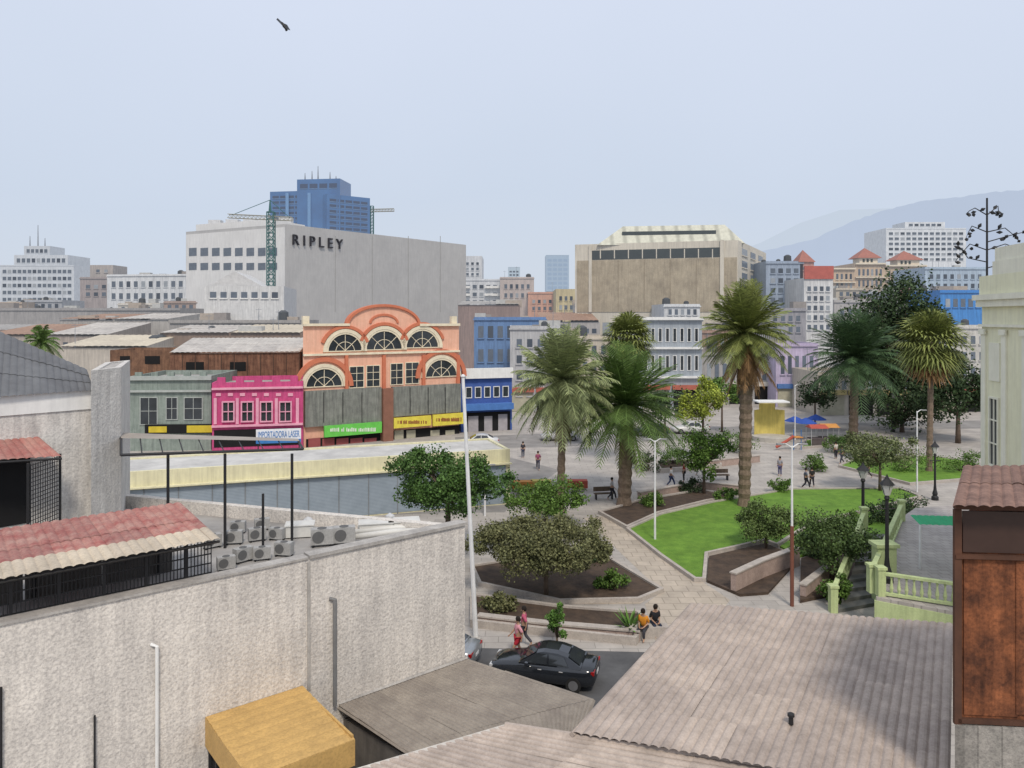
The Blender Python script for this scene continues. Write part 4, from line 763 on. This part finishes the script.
def spiky(lab,loc,h,n,lm,stem=.0,nm='agave'):
    root=thing(nm,lab,'plant',loc); m=MB(); c=Vector(loc)+Vector((0,0,stem))
    for i in range(n):
        az=i*2.4; el=R(rnd.uniform(15,80)); d=Vector((math.cos(az)*math.cos(el),math.sin(az)*math.cos(el),math.sin(el))); s=Vector((-math.sin(az),math.cos(az),0))*h*.07; mid=c+d*h*.5; e=c+d*h-Vector((0,0,h*.12*math.cos(el)))
        m.add([c-s*.5,c+s*.5,mid+s,e,mid-s],[(0,1,2,4),(4,2,3)])
    m.build('leaves',lm,root); t=MB(); t.tube(Vector(loc)-Vector((0,0,.05)),c+Vector((0,0,.05)),.05); t.build('stem',bark,root)
spiky('spiky agave in the raised bed by the seated people',T(630,630,.25),1.1,26,br)
rd=leafm('reddish',(.22,.10,.09),(.13,.07,.06))
spiky('dark red cordyline, left one behind roof parapet',T(190,520),1.6,30,rd,2.0,'cordyline'); spiky('dark red cordyline, taller one behind roof parapet',T(201,518),1.8,30,rd,2.3,'cordyline'); spiky('small dark red cordyline at the canopy post',T(157,520),1.4,26,rd,1.8,'cordyline')
# ---------------- street furniture
wp=mat('white_pole',(.82,.82,.82),rough=.4); bpole=mat('brown_pole',(.20,.08,.055),rough=.5); lampg=mat('lamp_glass',(.6,.6,.56),rough=.3)
fp=thing('flagpole','tall slim white flagpole by the parked cars','flagpole',G(476,640)); p=G(476,640); q=A(463,378,p.y); m=MB(); m.path([p,q],[.11,.07],8); m.build('pole',wp,fp); m=MB(); m.lathe(p,[(.25,0),(.25,.12),(.12,.16)],10); m.build('base',conc,fp); m=MB(); m.lathe(q,[(.03,0),(.1,.05),(.1,.12),(.01,.17)],8); m.build('finial',wp,fp)
def ornlamp(lab,loc,h,k=1.):
    r=thing('street_lamp',lab,'street lamp',loc); m=MB(); x,y,z=loc
    m.lathe(loc,[(.26*k,0),(.26*k,.25),(.16*k,.35),(.2*k,.5),(.12*k,.8),(.085*k,1.2),(.07*k,h*.78),(.12*k,h*.8),(.07*k,h*.83)],10); m.build('pole',dark,r,smooth=False)
    b=z+h*.83; m=MB(); m.lathe((x,y,b),[(.12*k,0),(.25*k,.46),(.25*k,.5)],6); m.build('lantern_glass',lampg,r); m=MB(); m.lathe((x,y,b+.5),[(.32*k,0),(.25*k,.1),(.1*k,.28),(.04*k,.42),(.01,.5)],6); m.build('lantern_cap',dark,r)
    m=MB(); m.tube((x-.4,y,z+h*.7),(x+.4,y,z+h*.7),.03,n=5); m.build('crossbar',dark,r)
    for a in range(4): m=MB(); aa=a*math.pi/2; m.tube((x+.1*k*math.cos(aa),y+.1*k*math.sin(aa),b),(x+.26*k*math.cos(aa),y+.26*k*math.sin(aa),b+.5),.015,n=4); m.build('lantern_bar',dark,r)
ornlamp('black ornate street lamp at the top of the green stairs',G(863,546),5.1,1.25)
ornlamp('black ornate street lamp nearest, standing on the terrace corner',G(887,582,1.6),5.0,1.1)
ornlamp('black ornate street lamp further back near hedge',G(935,500),4.4)
ornlamp('black ornate street lamp small behind the lawn right end',G(893,432),5.0)
def polelamp(lab,loc,h,m_,arms=1,low=None):
    r=thing('street_lamp',lab,'street lamp',loc); x,y,z=loc; m=MB(); m.tube(loc,(x,y,z+h),.075,.045); m.build('pole',m_,r)
    if low: m=MB(); m.tube(loc,(x,y,z+h*.5),.1,.095); m.build('pole_sleeve',low,r)
    for s in ([1] if arms==1 else [-1,1]):
        m=MB(); m.path([(x,y,z+h-.1),(x+s*.3,y,z+h+.1),(x+s*.45,y,z+h+.1)],[.035,.03,.03],6); m.build('arm',m_,r); m=MB(); m.box((x+s*.55,y,z+h+.08),(.4,.2,.08)); m.build('lamp_head',mat('lamp_head',(.3,.3,.3)),r)
polelamp('slim pole lamp with brown lower half beside lawn',G(792,606),7.9,wp,2,bpole)
polelamp('slim white pole lamp by the diagonal path',G(655,541),6.4,wp,2)
polelamp('white double arm lamp in front of the shutters',G(315,507),3.7,wp,2)
polelamp('grey pole lamp between dark tree and flagpole',G(485,516),3.6,wp,1)
polelamp('tall grey pole lamp left of the slim right palm',G(917,492),6.6,wp,1)
polelamp('tall grey pole lamp in the far open square',G(795,440),6.4,wp,1)
pw=mat('pink_stone_wall',(.47,.36,.31),(.35,.265,.23),scale=3,bump=.3,speck=.2)
def lowwall(lab,pts,h,m_=pw,t=.3):
    P=[G(*p) for p in pts]; root=thing('low_wall',lab,'wall',P[0])
    for i in range(len(P)-1):
        f=Fac(P[i],P[i+1]); m=MB(); f.ub(m,0 if i==0 else -.001,0,f.W,h,-t,0); m.build('wall_body',m_,root); m=MB(); f.ub(m,-.04,h+.002,f.W+.0,h+.08+.002*i,-t-.05,.05); m.build('coping',kerbm,root)
lowwall('pinkish retaining wall beside the soil bed on the lawn',[(736,594),(764,580),(800,566)],1.0)
lowwall('low pinkish planter wall near the brown lamp pole',[(806,600),(838,574)],.7)
lowwall('low wall along the near edge of the raised bed',[(478,626),(545,634),(640,642)],.42)
lowwall('low stone wall behind the plaza palms',[(640,500),(700,489),(740,493)],.55)
lowwall('long low wall in front of the far square',[(690,470),(760,462)],.6)
# terrace with stairs
gm_=mat('pale_green_paint',(.54,.62,.32),(.44,.52,.26),stain=.2,speck=.1); tile=mat('terrace_tile',(.48,.44,.41),(.40,.365,.34),tile=(.5,.5,.02),blotch=.15)
TP=[G(876,597,1.6),G(955,612,1.6),G(1060,632,1.6),G(1030,500,1.6),G(915,508,1.6),G(898,520,1.6)]
tr_=thing('terrace','raised tiled terrace with pale green edge at right','terrace',(TP[0].x,TP[0].y,0)); P=cw(TP); m=MB(); m.prism([(p.x,p.y) for p in P],0,1.6); m.build('terrace_body',[tile],tr_)
m=MB(); P2=inset(P,-.06); m.prism([(p.x,p.y) for p in P2],0,1.45); m.build('edge_wall',gm_,tr_)
def balu(lab,p,q,n,h=.95):
    p=Vector(p);q=Vector(q); root=thing('balustrade',lab,'balustrade',p); up=Vector((0,0,1)); 
    for z,r in ((h,.11),(.06,.1)):
        d=(q-p).normalized(); s=d.cross(up).normalized()*r; m=MB(); a,b=p+up*z,q+up*z; m.hexa([a-s,b-s,b+s,a+s,a-s+up*.12,b-s+up*.12,b+s+up*.12,a+s+up*.12]); m.build('rail',gm_,root)
    for i in range(n):
        c=p.lerp(q,(i+.5)/n); m=MB(); m.lathe(c+up*.17,[(.06,0),(.05,.05),(.085,.22),(.05,.45),(.035,.6),(.06,h-.22)],7); m.build('baluster',gm_,root)
    for c in (p,q):
        m=MB(); m.box(c+up*.6,(.34,.34,1.2)); m.build('pier',gm_,root); m=MB(); m.box(c+up*1.26,(.44,.44,.12)); m.build('pier_cap',gm_,root)
balu('green balustrade along the front of the terrace',TP[0]+Vector((.3,.2,0)),TP[1]+Vector((2,-.3,0)),16)
balu('green balustrade on the terrace left side behind the lamp',TP[0]+Vector((.1,.6,0)),TP[5]+Vector((.1,-.2,0)),16)
st_=thing('staircase','dark stone staircase climbing to the terrace between green balustrades','staircase',G(850,600))
for k in range(9):
    t0=k/9; a=G(838,613).lerp(G(866,560),t0); b=G(876,606).lerp(G(892,560),t0); c=G(892,560); d=G(866,560); m=MB(); m.prism([(a.x,a.y),(b.x,b.y),(c.x,c.y),(d.x,d.y)],.0 if k==0 else .17*k+.001,.17*(k+1)); m.build('step',mat('step_stone',(.17,.17,.16)),st_)
balu('green sloping balustrade on the left of the staircase',G(833,612),G(864,556)+Vector((0,0,1.6)),14)
gp=thing('gate_pier','stout pale green pier at the staircase head','pier',G(884,604)); p=G(884,604,0); m=MB(); m.box(p+Vector((0,0,1.45)),(.9,.7,2.9)); m.build('shaft',gm_,gp); m=MB(); m.box(p+Vector((0,0,2.98)),(1.15,.9,.16)); m.build('cap',gm_,gp)
ga=thing('green_awning','small bright green awning behind the rusty shack','awning',G(935,540,1.6)); m=MB(); a,b=G(920,525,3.8),G(985,527,3.8); m.corr(a,b,b+Vector((0,.9,.25)),a+Vector((0,.9,.25)),.3,.03); m.build('canvas',mat('green_canvas',(.06,.42,.2)),ga)
for q in (a,b): m=MB(); m.tube((q.x,q.y,1.6),(q.x,q.y,3.8),.05); m.build('post',wp,ga)
# stage, stalls, umbrellas, playground
c=G(771,440); ys=thing('yellow_stage_shell','small curved yellow wall of an open air stage','stage',c); K=14; sy=mat('stage_yellow',(.72,.60,.18),(.60,.50,.15),stain=.2); m=MB()
for k in range(K):
    a0,a1=R(20+140*k/K),R(20+140*(k+1)/K); r=1.9
    q=[c+Vector((r*math.cos(a),r*.8*math.sin(a),0)) for a in (a0,a1)]; z_=3.4+ (1.0 if 4<=k<=9 else .0); m.quad(q[0],q[1],q[1]+Vector((0,0,z_)),q[0]+Vector((0,0,z_)))
m.build('shell_wall',sy,ys); m=MB(); m.lathe(c,[(2.2,0),(2.2,.5),(2.1,.52)],20); m.build('platform',mat('stage_base',(.5,.47,.42)),ys)
m=MB(); m.box(c+Vector((0,0,4.5)),(3.6,2.2,.15)); m.build('stage_roof',whitep,ys)
def umb():
    r=thing('market_umbrella','','umbrella'); m=MB(); m.tube((0,0,0),(0,0,2.6),.03); m.build('pole',steel,r); m=MB(); m.lathe((0,0,2.0),[(1.25,0),(.7,.3),(.05,.6)],8); m.build('canopy',mat('umbrella_blue',(.04,.10,.42)),r); return r
U=umb()
for i,(x,y,l) in enumerate([(795,438,'blue market umbrella left of the others'),(806,440,'blue market umbrella beside the red stall'),(816,436,'blue market umbrella closest to date palm')]): place(U,i>0,G(x,y),0,l,1.,'blue umbrellas by the stalls')
def stall(lab,loc,cm,w_=1.8):
    r=thing('market_stall',lab,'market stall',loc); x,y,z=loc
    for dx in (-w_/2,w_/2):
        for dy in (-.7,.7): m=MB(); m.tube((x+dx,y+dy,z),(x+dx,y+dy,z+2.1),.03,n=5); m.build('leg',steel,r)
    m=MB(); m.box((x,y,z+.85),(w_*.95,1.2,.12)); m.box((x,y-.55,z+.42),(w_*.95,.05,.72)); m.build('counter',mat('counter_dark',(.12,.1,.1)),r)
    m=MB(); m.add([(x-w_/2-.1,y-.9,z+2.05),(x+w_/2+.1,y-.9,z+2.05),(x+w_/2+.1,y+.9,z+2.05),(x-w_/2-.1,y+.9,z+2.05),(x-w_/2,y,z+2.4),(x+w_/2,y,z+2.4)],[(0,1,5,4),(2,3,4,5),(1,2,5),(3,0,4)]); m.build('canopy',cm,r)
rm=mat('stall_red',(.45,.10,.07)); om=mat('stall_orange',(.60,.28,.08)); bm=mat('stall_blue',(.07,.2,.45))
for px,py,mt_,l in [(817,446,rm,'red canopied stall beside the blue umbrellas'),(828,445,om,'orange canopied stall right of the red one')]: stall(l,G(px,py),mt_)
def table(lab,loc,cm):
    r=thing('vendor_table',lab,'table',loc); x,y,z=loc; m=MB(); m.box((x,y,z+.78),(1.7,.8,.08)); m.box((x,y-.4,z+.5),(1.7,.03,.55)); m.build('cloth_top',cm,r)
    for dx in (-.75,.75): m=MB(); m.box((x+dx,y+.2,z+.37),(.06,.06,.74)); m.build('leg',dark,r)
for px,py,mt_,l in [(522,491,om,'orange vendor table left of the shaggy palm trunk'),(541,490,mat('table_yellow',(.6,.5,.15)),'yellow vendor table just left of the shaggy palm trunk'),(577,490,rm,'red vendor table right of the shaggy palm trunk')]: table(l,G(px,py),mt_)
p=G(790,450); pg=thing('playground_slide','small red and blue playground slide by the stage','slide',p); m=MB(); m.path([p+Vector((-1.5,0,.3)),p+Vector((-.3,0,1.0)),p+Vector((.4,0,1.5))],[.16]*3,8); m.build('chute',rm,pg)
for dx in (.4,1.2): m=MB(); m.tube(p+Vector((dx,0,0)),p+Vector((dx,0,2.2)),.05); m.build('leg',bm,pg)
m=MB(); m.box(p+Vector((.8,0,1.4)),(.9,.9,.1)); m.build('deck',om,pg)
def bench():
    r=thing('bench','','bench'); m=MB(); m.box((0,0,.45),(1.6,.4,.07)); m.build('seat',bark,r); m=MB(); m.box((0,.22,.75),(1.6,.05,.35)); m.build('backrest',bark,r)
    for x in (-.65,.65): m=MB(); m.box((x,0,.2),(.07,.38,.42)); m.build('leg',dark,r)
    return r
Bn=bench()
for i,(x,y,rz,l) in enumerate([(604,499,10,'bench behind the date palm trunk'),(720,480,5,'bench in the middle of the open square')]): place(Bn,i>0,G(x,y,.012),R(rz),l)
# ---------------- people
def skinmesh(V,E,Rr,sub=1):
    me=bpy.data.meshes.new('s'); me.from_pydata(V,E,[]); o=bpy.data.objects.new('s',me); col.objects.link(o)
    md=o.modifiers.new('k','SKIN'); md.use_smooth_shade=True
    for i,d in enumerate(me.skin_vertices[0].data): d.radius=(Rr[i],Rr[i]); d.use_root=(i==0)
    s=o.modifiers.new('u','SUBSURF'); s.levels=sub; s.render_levels=sub
    dgp=bpy.context.evaluated_depsgraph_get(); r=bpy.data.meshes.new_from_object(o.evaluated_get(dgp)); bpy.data.objects.remove(o); return r
def pose(kind):
    J={'pel':((0,0,.95),.13),'spi':((0,0,1.14),.125),'che':((0,0,1.33),.14),'nec':((0,0,1.48),.055),'hd':((0,.015,1.57),.085),'top':((0,.015,1.68),.08)}
    for s,n in ((-1,'l'),(1,'r')):
        J.update({'sh'+n:((s*.17,0,1.41),.06),'el'+n:((s*.22,-.03,1.14),.042),'wr'+n:((s*.23,.06,.90),.028),'ha'+n:((s*.23,.08,.83),.03),'hi'+n:((s*.09,0,.88),.09),'kn'+n:((s*.1,.03,.49),.058),'an'+n:((s*.1,0,.09),.04),'to'+n:((s*.11,.14,.04),.036)})
    def mv(k,p): J[k]=(p,J[k][1])
    if kind=='walk':
        mv('knl',(-.1,.22,.52)); mv('anl',(-.1,.30,.10)); mv('tol',(-.1,.45,.06)); mv('knr',(.1,-.05,.48)); mv('anr',(.1,-.33,.14)); mv('tor',(.1,-.22,.05))
        mv('ell',(-.22,-.15,1.16)); mv('wrl',(-.23,-.12,.94)); mv('hal',(-.23,-.1,.87)); mv('elr',(.22,.1,1.16)); mv('wrr',(.2,.27,.99)); mv('har',(.2,.32,.94))
    if kind=='sit':
        for k in ('pel','spi','che','nec','hd','top','shl','shr','ell','elr','hil','hir'): p=J[k][0]; mv(k,(p[0],p[1]+(p[2]-.95)*.18,p[2]-.42))
        for s,n in ((-1,'l'),(1,'r')): mv('kn'+n,(s*.14,.42,.5)); mv('an'+n,(s*.14,.40,.09)); mv('to'+n,(s*.15,.54,.04)); mv('wr'+n,(s*.12,.3,.62)); mv('ha'+n,(s*.08,.36,.6))
    return J
ED=[('pel','spi'),('spi','che'),('che','nec'),('nec','hd'),('hd','top')]+[e for n in 'lr' for e in (('che','sh'+n),('sh'+n,'el'+n),('el'+n,'wr'+n),('wr'+n,'ha'+n),('pel','hi'+n),('hi'+n,'kn'+n),('kn'+n,'an'+n),('an'+n,'to'+n))]
PM={}
def pmesh(kind):
    if kind in PM: return PM[kind]
    J=pose(kind); 
    def mk(keys,ex,ov={}):
        ks=[k for k in J if k in keys]; ix={k:i for i,k in enumerate(ks)}
        return skinmesh([ov.get(k,J[k][0]) for k in ks],[(ix[a],ix[b]) for a,b in ED if a in ix and b in ix],[J[k][1]+ex for k in ks])
    body=mk(list(J),0); mb=MB()
    hd=Vector(J['hd'][0]); mb.tube(hd+Vector((0,.085,.02)),hd+Vector((0,.115,0)),.014,.018,5)
    for s in (-1,1): mb.tube(hd+Vector((s*.08,.0,.03)),hd+Vector((s*.1,0,.03)),.025,.02,6)
    for n,s in (('l',-1),('r',1)):
        h=Vector(J['ha'+n][0]); d=(h-Vector(J['wr'+n][0])).normalized(); side=Vector((0,1,0)) if abs(d.y)<.8 else Vector((1,0,0))
        for k in range(4): o_=side*(k-1.5)*.018; L_=(.06,.075,.07,.055)[k]; mb.path([h+o_,h+o_+d*(.03+L_*.5),h+o_+d*(.02+L_)+Vector((-s*.015,0,0))],[.009,.008,.006],5)
        mb.path([h-d*.02+side*.03,h+side*.055+d*.02],[.01,.007],5)
    n0=len(body.vertices); vs=[tuple(v.co) for v in body.vertices]+mb.v; fs=[tuple(p.vertices) for p in body.polygons]+[tuple(i+n0 for i in f_) for f_ in mb.f]
    b2_=bpy.data.meshes.new('body'); b2_.from_pydata(vs,[],fs); b2_.polygons.foreach_set('use_smooth',[True]*len(fs))
    sh=mk(['pel','spi','che','shl','shr','ell','elr'],.022); tr=mk(['pel','hil','hir','knl','knr','anl','anr'],.02,{'anl':tuple(Vector(J['anl'][0])+Vector((0,0,.04))),'anr':tuple(Vector(J['anr'][0])+Vector((0,0,.04)))})
    shorts=mk(['pel','hil','hir','knl','knr'],.025,{'knl':tuple(Vector(J['hil'][0]).lerp(Vector(J['knl'][0]),.75)),'knr':tuple(Vector(J['hir'][0]).lerp(Vector(J['knr'][0]),.75))})
    hm=MB(); c=Vector(J['top'][0]); hm.path([c+Vector((0,-.03,-.1)),c+Vector((0,-.03,-.04)),c+Vector((0,-.01,.03)),c+Vector((0,0,.085)),c+Vector((0,0,.1))],[.09,.105,.105,.07,.01],10)
    PM[kind]=(b2_,sh,tr,shorts,hm,J); return PM[kind]
skin_=mat('skin',(.46,.28,.19),rough=.6)
def cloth(c): return mat('cloth_%d_%d_%d'%tuple(int(x*100) for x in c),c,rough=.9,scale=6)
def person(lab,loc,rz,kind,shirt,pants,hair=(.02,.015,.012),shorts=False,s=1.,group=None):
    b_,sh,tr,so_,hm,J=pmesh(kind); root=thing('person',lab,'person',(0,0,0),group)
    def ch(n,me,mt_):
        me=me.copy(); me.materials.clear(); me.materials.append(mt_); o=bpy.data.objects.new(n,me); col.objects.link(o); o.parent=root
    ch('body',b_,skin_); ch('shirt',sh,cloth(shirt)); ch('shorts' if shorts else 'trousers',so_ if shorts else tr,cloth(pants)); hm.build('hair',cloth(hair),root,smooth=True)
    root.location=loc; root.rotation_euler=(0,0,rz); root.scale=(s,)*3; return root
person('person in pink top and red shorts walking beside black car',G(518,659),R(100),'walk',(.75,.35,.4),(.5,.03,.05),shorts=True)
person('person in bright pink top and dark trousers behind the walker',G(524,647),R(80),'walk',(.55,.12,.2),(.08,.08,.1))
person('seated person in orange jacket on the low wall',G(645,641,.0)+Vector((0,.25,.02)),R(150),'sit',(.70,.28,.03),(.05,.05,.06))
person('seated person in black jacket right of the orange jacket',G(656,637,.0)+Vector((0,.35,.02)),R(190),'sit',(.02,.02,.025),(.03,.04,.07))
lt=MB(); q=G(650,641); f=Fac(q+Vector((-.8,.15,0)),q+Vector((.9,.25,0))); f.ub(lt,0,0,f.W,.5,-.5,0); tag(lt.build('concrete_seat',kerbm,loc=q),'plain concrete block seat under the two seated people','seat')
far=[(523,458,(.05,.05,.06),(.05,.06,.1),'dark clothed pedestrian on the far street left'),(612,500,(.5,.5,.5),(.04,.04,.05),'pedestrian in grey top beside date palm trunk'),(671,487,(.6,.6,.6),(.05,.07,.15),'pedestrian in white top behind the low wall'),(684,482,(.35,.04,.04),(.03,.03,.03),'pedestrian in dark red top left of the yellow tree'),(812,487,(.03,.03,.035),(.03,.03,.04),'dark clothed person standing at the lawn far edge'),(806,489,(.12,.14,.2),(.03,.03,.04),'person in slate jacket at the lawn far edge'),(836,459,(.6,.55,.5),(.05,.05,.06),'person in cream top beside the orange stall'),(842,464,(.08,.08,.1),(.06,.06,.08),'dark clothed person below the broad date palm'),(700,476,(.1,.1,.12),(.3,.3,.3),'person in black top with pale trousers'),(780,476,(.35,.35,.38),(.1,.1,.2),'person in grey blue top near the slide'),(538,470,(.3,.08,.15),(.05,.05,.08),'person in plum top on the far street'),(868,478,(.4,.2,.08),(.05,.05,.05),'person in rust top under the date palm')]
for i,(x,y,a,b,l) in enumerate(far): person(l,G(x,y),R(rnd.uniform(0,360)),'walk' if i%3 else 'stand',a,b,s=1.0 if i%4 else .95)
# ---------------- cars
cgl=mat('car_glass',(.03,.035,.04),rough=.05,spec=.8)
def car(lab,loc,rz,paint,s_=1.):
    r=thing('parked_car','','car'); r['label']=lab
    S=[(-2.28,.42,.60,.62),(-2.2,.26,.70,.74),(-1.9,.2,.80,.84),(-1.3,.2,.90,.88),(-.85,.2,.96,.90),(0,.2,.98,.91),(.9,.2,1.0,.91),(1.5,.2,1.03,.89),(1.95,.22,1.04,.86),(2.2,.28,1.0,.80),(2.28,.45,.85,.72)]
    m=MB(); n=12; ring=[]
    for x,z0,z1,w_ in S:
        h=z1-z0
        for a in ((-.8,0),(-.97,.12),(-1,.45),(-.97,.72),(-.88,.93),(-.6,1.0),(.6,1.0),(.88,.93),(.97,.72),(1,.45),(.97,.12),(.8,0)): ring.append((x,a[0]*w_,z0+a[1]*h))
    k=len(S); m.add(ring,[(i*n+j,i*n+(j+1)%n,(i+1)*n+(j+1)%n,(i+1)*n+j) for i in range(k-1) for j in range(n)]+[tuple(range(n))[::-1],tuple(range((k-1)*n,k*n))]); m.build('body',paint,r,smooth=True)
    C=[(-.95,.93,.78),(-.2,1.36,.62),(.1,1.43,.60),(.7,1.42,.60),(1.1,1.33,.62),(1.72,1.03,.76)]
    m=MB(); vs=[]
    for x,z,w_ in C:
        wb=.80; vs+=[(x,-wb,.95),(x,-w_,z),(x,-w_*.5,z+.03),(x,w_*.5,z+.03),(x,w_,z),(x,wb,.95)]
    k=len(C); m.add(vs,[(i*6+j,i*6+j+1,(i+1)*6+j+1,(i+1)*6+j) for i in range(k-1) for j in range(5)]); m.build('cabin',paint,r,smooth=False)
    def pane(nm,q,nrm):
        m=MB(); nv=Vector(nrm)*.012; m.hexa([Vector(p) for p in q]+[Vector(p)+nv for p in q]); return m.build(nm,cgl,r)
    pane('windshield',[(-.9,-.68,.975),(-.9,.68,.975),(-.24,.56,1.37),(-.24,-.56,1.37)],(-.5,0,.86)); pane('rear_window',[(1.16,-.54,1.34),(1.16,.54,1.34),(1.66,.66,1.085),(1.66,-.66,1.085)],(.5,0,.86))
    for s in (-1,1):
        pane('side_window',[(-.62,s*.80,1.0),(.28,s*.80,1.0),(.28,s*.64,1.38),(-.12,s*.655,1.36)],(0,s*1.2,.3)); pane('side_window',[(.36,s*.80,1.0),(1.2,s*.80,1.0),(.98,s*.655,1.33),(.36,s*.64,1.38)],(0,s*1.2,.3))
        m=MB(); m.box((-.55,s*.93,1.0),(.14,.16,.11)); m.build('mirror',paint,r)
        m=MB(); m.box((2.2,s*.62,.84),(.14,.32,.14)); m.build('taillight',mat('tail_red',(.35,.01,.01),rough=.2),r)
        m=MB(); m.box((-2.18,s*.58,.62),(.14,.3,.12)); m.build('headlight',mat('head_clear',(.6,.6,.6),rough=.1),r)
        for x in (-1.4,1.42):
            w_=MB(); w_.path([(x,s*.70,.32),(x,s*.915,.32)],[.32,.32],20); wh=w_.build('wheel',mat('tyre',(.02,.02,.02)),r); m=MB(); m.path([(x,s*.9,.32),(x,s*.925,.32)],[.21,.2],14); m.build('rim',mat('rim_grey',(.25,.25,.26),rough=.35,metal=.5),wh)
        for x in (0.0,.9): m=MB(); m.box((x,s*.915,.82),(.16,.02,.03)); m.build('handle',steel,r)
    m=MB(); m.box((2.285,0,.66),(.02,.4,.13)); m.build('licence_plate',mat('plate',(.7,.7,.7)),r)
    r.location=loc; r.rotation_euler=(0,0,rz); r.scale=(s_,)*3; return r
p=G(545,684); car('black sedan parked at the kerb beside walking person',(p.x,p.y+.4,.004),R(-16),mat('black_paint',(.015,.018,.023),(.012,.014,.018),rough=.1,spec=.8),.92)
p=G(449,672); car('silver grey car half hidden behind the stucco wall corner',(p.x-.9,p.y+.9,.004),R(-16),mat('silver_paint',(.32,.34,.36),(.3,.32,.34),rough=.2,metal=.5),.92)
for i,(x,y,c,l,rz) in enumerate([(478,447,(.6,.61,.62),'white car driving on the far street',5),(560,440,(.5,.5,.52),'pale grey car on the far street behind the palm',4),(650,435,(.05,.06,.08),'black car on the far street behind date palm',4),(690,433,(.6,.6,.58),'white car on the far street left of the tallest palm',4)]):
    car(l,G(x,y,.004),R(rz),mat('paint_%d'%i,c,rough=.2))
# bird
c=A(284,26,42); bd=thing('flying_bird','black bird with spread wings flying high in the sky','bird',c)
m=MB(); m.path([c+Vector((-.16,0,.24)),c+Vector((-.1,0,.17)),c+Vector((0,0,0)),c+Vector((.09,0,-.14)),c+Vector((.15,0,-.26))],[.02,.06,.09,.06,.07],8); m.build('body',dark,bd,smooth=True)
for s in (-1,1):
    m=MB(); a=c+Vector((-.03,s*.03,.06)); m.add([a+Vector((-.08,0,.15)),a+Vector((.08,0,-.2)),a+Vector((.10*s+.08,s*.4,-.12)),a+Vector((.12*s-.06,s*.45,.2)),a+Vector((.16*s,s*.75,.0))],[(0,1,2,3),(3,2,4)]); m.build('wing',dark,bd)
